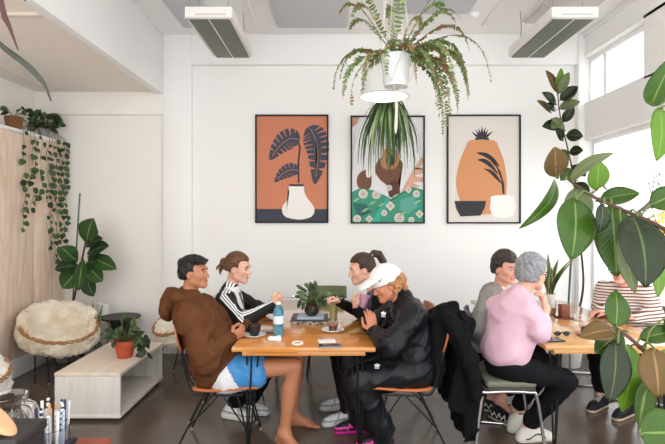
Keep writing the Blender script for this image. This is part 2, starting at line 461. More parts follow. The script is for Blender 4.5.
# ceiling panels, heaters, conduits
pan = M('acoustic_panel_felt', (206,207,212), .9, bump=(80, .1)); panw = M('panel_frame_white', (226,224,222), .6)
def cpanel(label, x0, x1, y0, y1, mat):
    t = thing('ceiling_panel', label, 'ceiling panel', ((x0+x1)/2, (y0+y1)/2, ZC-.05), 'acoustic panels on the ceiling')
    obj('felt', MB().box((x0, y0, ZC-.05), (x1, y1, ZC-.012), .006), mat, t)
    m = MB(); z0, z1 = ZC-.05, ZC-.0005
    m.box((x0-.02, y0-.02, z0+.02), (x1+.02, y0, z1)); m.box((x0-.02, y1, z0+.02), (x1+.02, y1+.02, z1)); m.box((x0-.02, y0, z0+.02), (x0, y1, z1)); m.box((x1, y0, z0+.02), (x1+.02, y1, z1))
    obj('frame', m, panw, t)
cpanel('grey ceiling panel between the two long heaters, left of the hanging fern', -.62, .14, 4.3, 5.42, pan)
cpanel('grey ceiling panel above the left heater', -1.66, -1.30, 4.0, 5.42, pan)
cpanel('pale ceiling panel at the top behind the fern fronds', .62, 1.38, 3.9, 5.05, pan)
cpanel('pale ceiling panel close to the right heater', 2.06, 2.62, 4.4, 5.30, M('pale_panel_felt', (214,206,202), .9, bump=(80, .1)))
def strip(name, label, cat, p, q, r):
    m = MB(); m.box(np.array(p)-V(r, 0, 0), np.array(q)+V(r, 0, .025), .003); tag(obj(name, m, trimm, None, np.array(p)), label, cat)
strip('conduit', 'thin white conduit on the ceiling right of the left heater', 'conduit', (-.86, 3.6, ZC-.0255), (-.86, 5.35, ZC-.0255), .014)
strip('track_rail', 'thin grey rail on the ceiling between the fern and the right heater', 'rail', (1.66, 3.7, ZC-.0255), (1.66, 5.45, ZC-.0255), .018)
t = thing('smoke_detector', 'small white detector on the ceiling right of the fern', 'detector', W(474, 17, 5.15)*V(1,1,0)+V(0,0,ZC))
c = wloc(t); obj('housing', MB().lathe([(0,-.05),(.035,-.048),(.05,-.03),(.055,0),(0,0)], c), trimm, t)
def heater(label, x0, x1):
    y0, y1, z = 4.20, 5.24, 3.30
    t = thing('radiant_heater', label, 'heater', ((x0+x1)/2, (y0+y1)/2, z), 'ceiling heaters')
    m = MB(); m.box((x0-.03, y0, z+.012), (x1+.03, y1, z+.105), .006); obj('casing', m, M('heater_casing', (236,233,228), .5), t)
    g = M('heater_grille', (112,118,108), .5, metal=.2, bump=(300, .2)); m = MB()
    xm = (x0+x1)/2
    for a, b_ in ((x0, xm-.006), (xm+.006, x1)): m.box((a, y0+.02, z), (b_, y1-.006, z+.0125), .002)
    obj('grille', m, g, t)
    m = MB(); m.box((xm-.005, y0+.02, z-.003), (xm+.005, y1-.01, z+.012)); obj('divider', m, M('heater_casing'), t)
    m = MB(); m.box((x0-.032, y0-.004, z), (x0-.002, y0+.018, z+.014)); m.box((x0-.03, y0-.003, z+.0), (x1+.03, y0+.018, z+.016), .002); obj('front_lip', m, M('heater_lip', (206,202,196), .5), t)
    m = MB(); m.box((x0+.06, y0-.002, z+.03), (x1-.02, y0+.002, z+.045)); obj('badge_slot', m, M('heater_lip'), t)
    for y in (y0+.15, y1-.15):
        for x in (x0+.04, x1-.04):
            obj('hanger', MB().tube([V(x, y, z+.1), V(x+.01, y, z+.28), V(x, y, ZC+.001)], .004, 6), M('chain_metal', (170,168,166), .4, metal=.8), t)
heater('white ceiling heater with grey grille, left of the hanging fern', -1.25, -.905)
heater('white ceiling heater with grey grille, near the right wall', 1.895, 2.24)
# lamp
def pendant():
    c = W(384, 97, 4.3); t = thing('pendant_lamp', 'white pendant lamp shade behind the hanging fern pot', 'lamp', c)
    s = obj('lamp_shade', MB().lathe([(.212,0),(.198,.07),(.172,.20),(.160,.275),(.125,.308),(.03,.32),(.03,.315),(.12,.302),(.154,.272),(.166,.20),(.192,.07),(.208,.0),(.212,0)], c, 40), M('lamp_shade_white', (226,226,224), .55), t)
    obj('rim', MB().tube([c+V(math.cos(a)*.211, math.sin(a)*.211, 0) for a in np.linspace(0, 2*math.pi, 41)[:-1]], .0035, 6, closed=True), M('lamp_rim_grey', (90,88,86), .5), t)
    obj('diffuser', MB().lathe([(0,.02),(.196,.022),(.196,.026),(0,.028)], c, 40), M('lamp_glow', (255,248,235), .6, emit=((255,244,228), 2.2)), t)
    obj('cord', MB().tube([c+V(0,0,.31), V(c[0], c[1], ZC)], .004, 6), trimm, t)
pendant()
# ------------------------------------------------------------------ tables
def wood(name, c1, c2, axis='Y', sc=5, rough=.35, coat=0.0):
    m = M(name, c1, rough, coat=coat); nt = m.node_tree; b = nt.nodes['Principled BSDF']
    tc = nt.nodes.new('ShaderNodeTexCoord'); mp = nt.nodes.new('ShaderNodeMapping')
    mp.inputs['Scale'].default_value = {'X': (.12,1,1), 'Y': (1,.12,1), 'Z': (1,1,.12)}[axis]
    n = nt.nodes.new('ShaderNodeTexNoise'); n.inputs['Scale'].default_value = sc*3; n.inputs['Detail'].default_value = 6; n.inputs['Distortion'].default_value = .8
    r = nt.nodes.new('ShaderNodeValToRGB'); r.color_ramp.elements[0].position = .32; r.color_ramp.elements[1].position = .68
    r.color_ramp.elements[0].color = lin(c1); r.color_ramp.elements[1].color = lin(c2)
    nt.links.new(tc.outputs['Object'], mp.inputs['Vector']); nt.links.new(mp.outputs['Vector'], n.inputs['Vector']); nt.links.new(n.outputs['Fac'], r.inputs['Fac']); nt.links.new(r.outputs['Color'], b.inputs['Base Color'])
    return m
topm = wood('honey_wood', (196,122,52), (222,152,78), 'X', 3, .14, 1.0)
topm2 = wood('honey_wood_pale', (206,146,80), (226,170,104), 'X', 3, .16, 1.0)
blk = M('black_steel', (20,20,21), .45, metal=.3); glide = M('steel_glide', (150,150,150), .4, metal=.7); chrome = M('chrome', (205,205,208), .18, metal=1.0)
def table(label, x0, x1, y0, y1, mat):
    t = thing('dining_table', label, 'table', ((x0+x1)/2, (y0+y1)/2, 0), 'dining tables')
    obj('tabletop', MB().box((x0, y0, .72), (x1, y1, .75), .004), mat, t)
    obj('subframe', MB().box((x0+.065, y0+.02, .690), (x1-.065, y1-.05, .7205), .003), mat, t)
    for sx in (0, 1):
        for sy in (0, 1):
            x = (x0+.12, x1-.12)[sx]; y = (y0+.12, y1-.14)[sy]; ox = (-.035, .035)[sx]; oy = (-.05, .05)[sy]
            m = MB(); ft = V(x+ox*.8, y+oy*.8, .008)
            m.box((x-.05, y-.05, .684), (x+.05, y+.05, .6905), .003)
            for a, b in ((-.04, 0), (.04, 0), (0, .045*(-1 if sy == 0 else 1))):
                m.tube(spline([V(x+a, y+b, .688), V(x+a*.55+ox*.4, y+b*.55+oy*.4, .35), ft+V(a*.12, b*.12, 0)], 8), .0065, 8)
            m.ell(ft, (.010, .010, .008), 6)
            obj('leg', m, blk, t)
    return t
table('long honey wood table on black hairpin legs, nearer the middle', -.668, .272, 3.19, 5.02, topm)
table('pale honey wood table on black hairpin legs, at the right by the window', 1.40, 2.34, 3.24, 5.02, topm2)
# ------------------------------------------------------------------ plywood chairs with black rod frames
chw = wood('chair_plywood', (176,98,52), (200,122,70), 'X', 5, .35)
def rod_chair(label, x, y, sg, group='rod frame chairs'):
    """built facing +X (sg=1) or -X (sg=-1); seat back edge at x"""
    t = thing('dining_chair', label, 'chair', (x+sg*.2, y, 0), group)
    P = lambda a, b, c: V(x+sg*a, y+b, c)
    n = 9; m = MB(); vs = []; fs = []
    prof = [(.0,.437),(.02,.428),(.10,.420),(.22,.424),(.34,.436),(.41,.440),(.44,.432)]
    for k, (a, c) in enumerate(prof):
        for j in range(n):
            b = (j/(n-1)*2-1); w = .205-.02*(k == len(prof)-1)-.015*(k == 0)
            vs.append(P(a, b*w, c+.016*b*b))
    for k in range(len(prof)-1):
        for j in range(n-1): fs.append((k*n+j, k*n+j+1, (k+1)*n+j+1, (k+1)*n+j))
    m.add(vs, fs); solid(obj('seat', m, chw, t), .014)
    m = MB(); vs = []; fs = []
    prof = [(-.075,.665),(-.092,.73),(-.108,.80),(-.120,.865),(-.123,.885)]
    for k, (a, c) in enumerate(prof):
        for j in range(n):
            b = (j/(n-1)*2-1); w = (.17,.19,.195,.19,.17)[k]; vs.append(P(a-.035*(1-b*b), b*w, c))
    for k in range(len(prof)-1):
        for j in range(n-1): fs.append((k*n+j, k*n+j+1, (k+1)*n+j+1, (k+1)*n+j))
    m.add(vs, fs); solid(obj('backrest', m, chw, t), .012)
    m = MB()
    for e in (-1, 1):
        m.tube(spline([P(.34, .19*e, .405), P(.06, .19*e, .402), P(-.01, .185*e, .43), P(-.06, .18*e, .60), P(-.112, .165*e, .80)], 16), .0065, 8)
    m.tube([P(.05, -.19, .402), P(.05, .19, .402)], .006, 8); m.tube([P(.32, -.19, .404), P(.32, .19, .404)], .006, 8)
    obj('frame', m, blk, t)
    m = MB()
    for b in (-.12, -.06, 0, .06, .12): m.tube(spline([P(.0, b*.9, .432), P(-.045, b, .50), P(-.085, b, .67)], 8), .0035, 6)
    obj('spindles', m, blk, t)
    for e in (-1, 1):
        for a, fa in ((.08, -.12), (.30, .40)):
            top = P(a, .185*e, .404); ft = P(fa, .205*e, .012)
            l = obj('leg', MB().tube([top, ft], .0065, 8).tube([P(a+(.1 if a < .2 else -.1), .185*e, .404), top*.45+ft*.55], .0055, 8), blk, t)
            obj('glide', MB().lathe([(0,0),(.011,0),(.011,.012),(.007,.02),(0,.02)], (ft[0], ft[1], 0), 10), glide, l)
    return t
rod_chair('wooden chair on black rods under the man in the brown hoodie', -.95, 3.48, 1)
rod_chair('wooden chair on black rods under the woman in the track jacket', -1.0, 4.0, 1)
rod_chair('wooden chair on black rods under the person in the white cap', .655, 3.48, -1)
rod_chair('wooden chair on black rods under the woman with the ponytail', .66, 4.05, -1)
# chair at the far end of the first table
def end_chair(label, x, y, col, name='dining_chair', w=.42, face=-1):
    t = thing(name, label, 'chair', (x, y, 0)); cm = M('chair_'+name+str(col[0]), col, .6)
    obj('seat', MB().box((x-.2, y-.2, .42), (x+.2, y+.2, .46), .015), cm, t)
    m = MB(); vs = []; fs = []; n = 11
    for k, (o, z) in enumerate(((.20,.71),(.215,.76),(.23,.825),(.232,.84))):
        for j in range(n):
            b = j/(n-1)*2-1; vs.append(V(x+b*w/2, y+(o+.04*(1-b*b)-.04), z))
    for k in range(3):
        for j in range(n-1): fs.append((k*n+j, k*n+j+1, (k+1)*n+j+1, (k+1)*n+j))
    m.add(vs, fs); solid(obj('backrest', m, cm, t), .018)
    for e in (-1, 1):
        obj('post', MB().tube([V(x+e*.17, y+.18, .43), V(x+e*.17, y+.222, .72)], .011, 8), blk, t)
        for f in (-1, 1): obj('leg', MB().tube([V(x+e*.16, y+f*.16, .425), V(x+e*.21, y+f*.21, .0)], .011, 8), blk, t)
    return t
end_chair('chair with an olive green backrest at the far end of the nearer table', W(328, 292, 5.25)[0], 5.05+.16, (104,112,74), w=.40)
# ------------------------------------------------------------------ chairs of the second table
def stool():
    c = V(1.17, 3.37, 0); t = thing('stool', 'stool with an olive seat pad and chrome legs under the person in pink', 'stool', c)
    obj('seat_pad', MB().box((c[0]-.16, c[1]-.14, .468), (c[0]+.17, c[1]+.15, .515), .018, segs=3), M('olive_vinyl', (112,112,96), .5), t)
    obj('seat_edge', MB().box((c[0]-.155, c[1]-.135, .45), (c[0]+.165, c[1]+.145, .469), .006), M('dark_ply', (70,64,54), .6), t)
    for e in (-1, 1):
        y = c[1]+.005+e*.13
        obj('leg', MB().tube(spline([V(c[0]-.24, y, .012), V(c[0]-.19, y, .40), V(c[0]-.15, y, .438), V(c[0]+.12, y, .438), V(c[0]+.175, y, .39), V(c[0]+.235, y, .012)], 30), .0115, 10), chrome, t)
stool()
def cantilever(label, x, y, rz, col, group='cantilever chairs'):
    """faces +X before turning by rz"""
    t = thing('cantilever_chair', label, 'chair', (0, 0, 0), group); cm = M('chair_shell%d' % col[0], col, .55)
    obj('seat', MB().box((-.21, -.21, .43), (.21, .21, .465), .016, segs=3), cm, t)
    m = MB(); vs = []; fs = []; n = 11
    for k, (o, z) in enumerate(((-.215,.60),(-.225,.66),(-.245,.78),(-.255,.835),(-.257,.85))):
        for j in range(n):
            b = j/(n-1)*2-1; w = (.185,.205,.205,.19,.16)[k]; vs.append(V(o-.035*(1-b*b)+.03, b*w, z))
    for k in range(4):
        for j in range(n-1): fs.append((k*n+j, k*n+j+1, (k+1)*n+j+1, (k+1)*n+j))
    m.add(vs, fs); solid(obj('backrest', m, cm, t), .018)
    for e in (-1, 1):
        obj('side_tube', MB().tube(spline([V(-.235, .2*e, .80), V(-.205, .2*e, .50), V(-.17, .2*e, .425), V(.15, .2*e, .425), V(.215, .2*e, .38), V(.215, .2*e, .06), V(.17, .2*e, .013), V(-.20, .2*e, .013)], 40), .012, 10), chrome, t)
    obj('floor_tube', MB().tube(spline([V(-.19, -.2, .013), V(-.235, -.17, .013), V(-.245, 0, .013), V(-.235, .17, .013), V(-.19, .2, .013)], 16), .012, 10), chrome, t)
    t.location = (x, y, 0); t.rotation_euler[2] = rz; return t
cantilever('grey backed chair under the woman in the grey cardigan', 1.33, 3.97, -.2, (96,98,100))
cantilever('brown backed chair at the far right corner of the window table', 2.50, 4.80, math.pi*.93, (120,92,78))
cantilever('chrome cantilever chair under the person in the striped top', 2.51, 4.08, math.pi+.35, (110,104,98))
# ------------------------------------------------------------------ black coat on the chair
def coat():
    root = thing('coat', 'long black coat hung over the chair of the person in the white cap', 'coat', (.86, 3.45, 0))
    fd = Field((.50, 3.0, -.02), (1.25, 3.95, 1.1), .009)
    # collar and shoulders over the backrest, a flattened body hanging behind it, sleeves to the sides
    fd.chain([V(.775, 3.31, .885), V(.785, 3.48, .915), V(.775, 3.65, .885)], [.035, .048, .035], .03)
    fd.chain([V(.80, 3.40, .90), V(.845, 3.48, .955), V(.80, 3.56, .90)], [.022, .026, .022], .02)
    fd.box((.865, 3.46, .60), (.030, .17, .30), rotm(V(0,1,0), -.17), .02, .04)
    fd.box((.93, 3.44, .27), (.040, .185, .17), rotm(V(0,1,0), -.10), .02, .05)
    fd.box((.72, 3.50, .72), (.020, .15, .16), rotm(V(0,1,0), .10), .015, .03)
    fd.chain([V(.80, 3.29, .87), V(.885, 3.235, .66), V(.935, 3.24, .42)], [.042, .048, .036], .03)
    fd.chain([V(.80, 3.66, .87), V(.90, 3.70, .66), V(.96, 3.68, .40)], [.042, .045, .036], .03)
    fd.chain([V(.72, 3.36, .80), V(.705, 3.33, .60), V(.70, 3.34, .48)], [.030, .032, .022], .03)
    fd.folds(.024, .085, 81, (.35,1,-.05), 5.0); fd.folds(.008, .05, 83, (.4,.2,-.9))
    fobj('coat_body', fd, M('black_wool', (13,13,15), .85, spec=.2, bump=(120, .2)), root)
    obj('zip', MB().tube(spline([V(.90, 3.262, .52), V(.925, 3.255, .34), V(.955, 3.25, .12)], 10), .004, 6), M('zip_grey', (130,130,134), .4, metal=.5), root)
coat()
# ------------------------------------------------------------------ bench
def bench():
    x0, x1, y0, y1, z = -2.19, -1.67, 3.83, 4.78, .38; t = thing('bench', 'low whitewashed wooden box bench with an open side, holding the terracotta pot', 'bench', ((x0+x1)/2, (y0+y1)/2, 0))
    wt = wood('whitewashed_wood_top', (218,202,184), (230,218,202), 'Y', 5, .45); wf = wood('whitewashed_wood', (206,200,192), (222,218,212), 'Z', 6, .5)
    obj('top', MB().box((x0, y0, z-.03), (x1, y1, z), .006), wt, t)
    obj('end_panel', MB().box((x0+.004, y0+.004, .055), (x1-.004, y0+.03, z-.0295), .002), wf, t)
    obj('end_panel', MB().box((x0+.004, y1-.03, .055), (x1-.004, y1-.004, z-.0295), .002), wf, t)
    obj('back_panel', MB().box((x0+.004, y0+.03, .055), (x0+.03, y1-.03, z-.0295)), wf, t)
    obj('base', MB().box((x0, y0, .025), (x1, y1, .0555), .004), wf, t)
    obj('shadow_gap', MB().box((x0+.03, y0+.03, 0), (x1-.03, y1-.03, .026)), M('shadow_gap_dark', (40,36,32), .7), t)  # set-back block, coloured dark to paint the shadow gap under the bench
bench()
# ------------------------------------------------------------------ basket chairs with sheepskins
rat = M('rattan', (190,142,92), .6, var=(60, (160,112,68), .2), bump=(90, .4))
def basket(label, x, y, rz, tilt=.62, col=(222,200,164)):
    t = thing('basket_chair', label, 'chair', (0, 0, 0), 'round basket chairs with sheepskins')
    c = V(0, 0, .535); R = rotm(V(0,1,0), tilt); D = lambda r, a, h: c+R@V(r*math.cos(a), r*math.sin(a), h)   # opens up and towards +X
    m = MB(); n = 48
    for k in range(3): m.tube([D(.372+.012*math.sin(9*a+k*2.1), a, .0+.012*math.cos(9*a+k*2.1)) for a in np.linspace(0, 2*math.pi, 97)[:-1]], .0095, 6, closed=True)
    obj('rim', m, rat, t)
    m = MB(); m.lathe([(.372,0),(.34,-.07),(.25,-.135),(.13,-.17),(0.001,-.18)], (0,0,0), 32); m.v = [tuple(c+R@np.array(p)) for p in m.v]
    solid(obj('basket', m, rat, t), .012)
    r = np.random.RandomState(int(abs(x)*100)); fd = Field((-.52,-.52,.02), (.55,.55,1.0), .010)
    fd.ell(D(0, 0, -.03), (.35, .35, .165), np.array([R@V(1,0,0), R@V(0,1,0), R@V(0,0,1)]), 0)          # fleece lining the dish
    fd.ell(D(0, 0, .10), (.33, .33, .19), np.array([R@V(1,0,0), R@V(0,1,0), R@V(0,0,1)]), .05, '-')
    for a in np.linspace(math.pi*.55, math.pi*1.45, 12): fd.ell(D(.36, a, .03+.01*r.rand()), (.050,)*3, None, .05)   # rolled over the top
    for a in np.linspace(-1.9, 1.9, 24):                                                                    # hanging below the rim
        fd.ell(D(.345, a, -.06), (.050,)*3, None, .05); q = D(.355, a, -.08); fd.ell(q+V(0, 0, -.02-.02*r.rand()), (.042,)*3, None, .05)
    fd.grain(.014, .045, 3); fd.grain(.007, .017, 5)
    fobj('sheepskin', fd, M('sheepskin%d' % col[0], col, 1.0, sheen=.4, var=(5, (248,242,228), .22), bump=(90, 1.0)), t, smooth=1)
    for a in (.7, -.7, 2.45, -2.45):
        top = D(.27, a, -.125); ft = V(.31*math.cos(a), .27*math.sin(a), .012)
        l = obj('leg', MB().tube([top, ft], .008, 8), blk, t); obj('glide', MB().lathe([(0,0),(.011,0),(.011,.014),(0,.02)], (ft[0], ft[1], 0), 10), glide, l)
    t.location = (x, y, 0); t.rotation_euler[2] = rz; t.scale = (.93, .93, .97); return t
basket('round rattan chair with a cream sheepskin by the plywood wall', -2.77, 4.95, -.75, .36)
basket('round rattan chair with a white sheepskin, cut off at the left edge', -2.79, 3.62, .0, .36, (240,236,230))
basket('round rattan chair with a sheepskin behind the man in brown', -1.62, 5.33, -2.35, .40, (236,226,206))
# side table and lamp
c = V(-2.36, 5.42, 0); t = thing('side_table', 'round black side table by the back wall', 'table', c); bm_ = M('black_side_table', (34,34,36), .5)
obj('tabletop', MB().lathe([(0,.485),(.205,.485),(.21,.492),(.21,.50),(.205,.505),(0,.505)], c, 40), bm_, t)
obj('pedestal', MB().lathe([(0,0),(.16,0),(.15,.02),(.07,.22),(.075,.30),(.12,.485),(0,.485)], c, 28), bm_, t)
c = V(-2.64, 5.60, 0); t = thing('floor_lamp', 'small lamp with a white drum shade on a curved black stem', 'lamp', c)
obj('base', MB().lathe([(0,0),(.09,0),(.09,.012),(0,.018)], c, 24), bm_, t)
obj('stem', MB().tube(spline([c+V(0,0,.015), c+V(.07,-.02,.22), c+V(.08,-.02,.36), c+V(0,0,.50)], 14), .006, 8), bm_, t)
obj('lamp_shade', MB().lathe([(.066,.485),(.066,.615),(.062,.615),(.062,.485),(.066,.485)], c, 30), M('drum_shade_white', (232,232,232), .6), t)
# ------------------------------------------------------------------ pictures
def framed(label, px0, px1, py0, py1):
    a = W(px0, py1, BW); b = W(px1, py0, BW); t = thing('framed_print', label, 'picture', ((a[0]+b[0])/2, BW, a[2]), 'framed prints on the back wall')
    y0 = BW-.035; w = .018; m = MB(); x0, x1, z0, z1 = a[0], b[0], a[2], b[2]
    m.box((x0, y0, z0), (x1, BW-.001, z0+w), .002); m.box((x0, y0, z1-w), (x1, BW-.001, z1), .002); m.box((x0, y0, z0+w), (x0+w, BW-.001, z1-w), .002); m.box((x1-w, y0, z0+w), (x1, BW-.001, z1-w), .002)
    obj('frame', m, M('black_frame', (22,22,24), .5), t)
    def Q(px, py, l): return V((px-CX)*BW/F, BW-.016-.0006*l, CH-(py-HY)*BW/F)
    return t, Q
def blob(pts, n=40):
    P = [V(p[0], p[1], 0) for p in pts]; P2 = P+P[:1]; out = []
    k = len(P)
    for i in range(k):
        a, b, c, d = P[i-1], P[i], P[(i+1) % k], P[(i+2) % k]
        for t in np.linspace(0, 1, max(2, n//k), endpoint=False): out.append(0.5*((2*b)+(c-a)*t+(2*a-5*b+4*c-d)*t*t+(3*b-a-3*c+d)*t**3))
    return [(p[0], p[1]) for p in out]
class Print:
    def __init__(s, Q): s.Q = Q; s.m = MB(); s.mats = []; s.l = 0
    def add(s, pts, col, sm=False, name=None):
        nm = name or 'ink_%d_%d_%d' % col; mt = M(nm, col, .7)
        if mt not in s.mats: s.mats.append(mt)
        s.l += 1
        bm = bmesh.new(); vs = [bm.verts.new(tuple(s.Q(p[0], p[1], s.l))) for p in (blob(pts) if sm else pts)]
        f = bm.faces.new(vs); bmesh.ops.triangulate(bm, faces=[f]); bm.verts.index_update()
        s.m.add([np.array(v.co) for v in bm.verts], [[v.index for v in q.verts] for q in bm.faces], s.mats.index(mt)); bm.free()
    def strip(s, L, Rr, col):
        mt = M('ink_%d_%d_%d' % col, col, .7)
        if mt not in s.mats: s.mats.append(mt)
        s.l += 1; n = len(L); s.m.add([s.Q(q[0], q[1], s.l) for q in L]+[s.Q(q[0], q[1], s.l) for q in Rr], [(i, i+1, n+i+1, n+i) for i in range(n-1)], s.mats.index(mt))
    def done(s, t, name='print'): return obj(name, s.m, s.mats, t, smooth=False)
t, Q = framed('terracotta print with a dark split leaf plant in a white vase', 255.5, 328.5, 115, 223)
p = Print(Q); E = (256, 328, 115.5, 222.5)
p.add([(257,116.5),(327.3,116.5),(327.3,221.8),(257,221.8)], (206,130,98)); p.add([(257,209),(327.3,209),(327.3,221.8),(257,221.8)], (62,66,76))
p.add([(298,183),(299.6,183),(299,165),(301,148),(298,138),(296,133),(293,134),(291.5,140),(292.6,140),(294,135.5),(296,136),(299.2,148),(297.4,165)], (50,48,54))
NV = (66,72,86)
def monstera(spine, half, cuts, col=NV):
    S = spline([V(a, b, 0) for a, b in spine], 96); k = len(S); L = []; Rr = []
    for i, q in enumerate(S):
        d = nrm(S[min(i+1, k-1)]-S[max(i-1, 0)]); n = V(-d[1], d[0], 0); t_ = i/(k-1); w = half*math.sin(math.pi*min(1, t_**.75*.97+.02))**.7
        g = .30 if (i % cuts in (cuts-1, cuts-2) and 12 < i < k-10) else 1
        L.append((q+n*w*g)[:2]); Rr.append((q-n*w*g)[:2])
    p.strip(L, Rr, col)
    M_ = S[4:-8:6]; nn = [V(-(M_[min(i+1,len(M_)-1)]-M_[max(i-1,0)])[1], (M_[min(i+1,len(M_)-1)]-M_[max(i-1,0)])[0], 0) for i in range(len(M_))]
    p.add([tuple((q+nrm(n)*.28)[:2]) for q, n in zip(M_, nn)]+[tuple((q-nrm(n)*.28)[:2]) for q, n in reversed(list(zip(M_, nn)))], (206,130,98))
monstera([(300,140),(290,139),(280,146),(270,160)], 10.5, 10); monstera([(309,127),(315,138),(318,156),(315,184)], 12.5, 9); monstera([(299,171),(291,170),(283,174),(275,182)], 7.0, 12)
p.add([(289,186),(304,186),(304.5,192),(308,199),(313.5,206),(314.5,212),(311,217),(303,219.3),(296,219.3),(286,217),(282.5,212),(283,206),(288,199),(289.5,192)], (240,238,234), True)
p.add([(289.3,184.3),(303.8,184.3),(303.8,186.4),(289.3,186.4)], (58,58,64)); p.done(t)
t, Q = framed('print of a figure in a teal patterned shirt, partly behind hanging leaves', 350.5, 424.5, 116, 223.5)
p = Print(Q); p.add([(352,117.2),(423.2,117.2),(423.2,222.2),(352,222.2)], (226,226,228))
for k in range(8):
    a = -2.2+.27*k; p.add([(404,184),(404+20*math.cos(a)-1.5, 184+20*math.sin(a)),(404+23*math.cos(a), 184+23*math.sin(a)),(404+20*math.cos(a)+1.5, 184+20*math.sin(a)+2.5)], (214,170,146)) if False else None
p.add([(399,196),(407,180),(414,168),(421,157),(423,158),(423,163),(416,170),(423,168),(423,173),(414,176),(423,178),(423,182),(412,182),(420,187),(409,189)], (216,168,142))
p.add([(352,117.4),(360,117.4),(357,124),(352,128)], (196,150,120))
SKN = (118,78,60); SKD = (92,58,46)
p.add([(378,160),(386,156),(396,158),(402,162),(402,170),(398,182),(400,192),(397,198),(389,196),(387,186),(380,180),(375,171)], SKN, True)
p.add([(388,183),(397,180),(399,192),(396,198),(389,197)], SKD)
p.add([(357,178),(361,172),(367,170),(371,174),(371,186),(366,190),(358,187)], SKN, True)
p.add([(366,170),(369,166),(371.5,170),(370,177),(366.5,177)], (236,232,228), True)
p.add([(384,150),(395,150),(399,158),(396,167),(388,170),(381,165)], (186,132,84), True); p.add([(387,156),(393,155),(395,161),(391,166),(386,163)], (60,44,38), True)
TE = (64,150,124)
p.add([(352,192),(360,188),(372,190),(386,196),(392,200),(400,193),(412,187),(423.2,190),(423.2,222.2),(352,222.2)], TE)
p.add([(353,203),(366,204),(370,212),(362,216),(356,213)], (50,104,100)); p.add([(400,200),(413,196),(418,206),(408,214),(399,210)], (92,166,150)); p.add([(386,198),(390,200),(378,222),(372,222)], (52,176,150))
circ = lambda x, y, r: [(x+r*math.cos(a), y+r*math.sin(a)) for a in np.linspace(0, 6.283, 19)[:-1]]
for x, y, r in ((363,194,4.6),(376,195,4.2),(399,218,5),(389,188,3),(411,220,3),(416,194,3.6),(357,219,4),(384,213,3)): p.add(circ(x, y, r), (214,208,196)); p.add(circ(x, y, r*.6), (190,186,170))
for x, y, r in ((390,206,5),(408,190,3.6),(369,219,4),(419,214,4.2)): p.add([(x-r,y),(x,y-r),(x+r,y),(x,y+r)], (216,208,194)); p.add([(x-r*.5,y),(x,y-r*.5),(x+r*.5,y),(x,y+r*.5)], (170,180,160))
for x, y in ((356,200),(372,203),(381,205),(402,214),(417,202),(365,210),(395,196)): p.add([(x-4,y+2),(x,y-1.5),(x+4,y-2),(x,y+1.5)], (150,190,140))
p.done(t)
t, Q = framed('pale print with a big orange vase, a dark bowl and a white pot', 446.5, 520, 115, 223.5)
p = Print(Q); p.add([(448,116.5),(518.6,116.5),(518.6,222),(448,222)], (226,220,213))
for a, l in ((-2.45,14),(-2.1,13),(-1.85,13),(-1.57,15),(-1.3,14),(-1.05,13),(-.7,15)):
    x, y = 481.5, 140.5; d = V(math.cos(a), math.sin(a)); n = V(-d[1], d[0])
    p.add([tuple(V(x, y)+n*1.5), tuple(V(x, y)+d*l*.5+n*1.2), tuple(V(x, y)+d*l), tuple(V(x, y)+d*l*.5-n*1.2), tuple(V(x, y)-n*1.5)], (56,54,60))
p.add([(475,138),(488,138),(489,141),(474,141)], (56,54,60))
p.add([(470,140.5),(493,140.5),(497,146),(503,160),(506,178),(506,190),(503,204),(496,213.5),(468,213.5),(461,204),(456.5,190),(456,178),(460,160),(466,146)], (212,148,102), True)
p.add([(502,194),(504,194),(503.5,184),(500,172),(494,162),(487,156),(489,160),(496,168),(500.5,180)], (48,46,50))
for q in ([(476,153),(485,153),(493,158),(499,167),(492,162),(484,157)], [(477,160),(484,159),(491,164),(498,175),(490,168),(483,163)], [(483,169),(490,170),(496,175),(501,184),(494,178),(488,172)]): p.add(q, (48,46,50), True)
p.add([(454,201),(485.5,201),(484,208),(480,215.5),(460,216.5),(456,209)], (52,50,56)); p.add([(492,196),(511,196),(514,202),(514.5,210),(510,217),(495,217),(489.5,210),(490,202)], (240,238,234), True); p.done(t)
# ------------------------------------------------------------------ people
def rows(f, up=(0,0,1)):
    f = nrm(f); r = nrm(np.cross(f, np.array(up, float))); u = np.cross(r, f)
    return np.array([f, u, r])
def hp(c, R, a, b, d, s=1.0): return c+(R[0]*a+R[1]*b+R[2]*d)*s
def add_head(fd, c, R, s=1.0, nose=1.0, jaw=1.0):
    P = lambda a, b, d=0.0: hp(c, R, a, b, d, s)
    fd.ell(P(-.014, .030), (.094*s, .086*s, .075*s), R, 0)
    fd.ell(P(.026, -.022), (.064*s, .086*s, .061*s), R, .02)
    for e in (1, -1):
        fd.cone(P(.004, -.062, .047*e), P(.070, -.090, .010*e), .020*s, .016*s, .028)
        fd.ell(P(.056, -.022, .036*e), (.026*s, .022*s, .022*s), R, .025)
    fd.cone(P(.076, -.094, .008), P(.076, -.094, -.008), .014*s*jaw, None, .022)
    fd.cone(P(.074, .024, -.034), P(.074, .024, .034), .014*s, None, .018)
    for e in (1, -1): fd.ell(P(.096, .002, .032*e), (.020*s, .0105*s, .019*s), R, .010, '-')
    fd.cone(P(.082, .012), P(.106*nose, -.026), .0085*s, .0115*s, .012)
    for e in (1, -1): fd.ell(P(.094, -.032, .011*e), (.010*s, .008*s, .008*s), R, .006)
    fd.cone(P(.087, -.055, -.017), P(.087, -.055, .017), .0075*s, None, .006)
    fd.cone(P(.086, -.066, -.014), P(.086, -.066, .014), .0085*s, None, .006)
    for e in (1, -1):
        fd.ell(P(-.006, -.012, .074*e), (.020*s, .033*s, .010*s), R, .008)
        fd.ell(P(.000, -.010, .084*e), (.009*s, .017*s, .006*s), R, .005, '-')
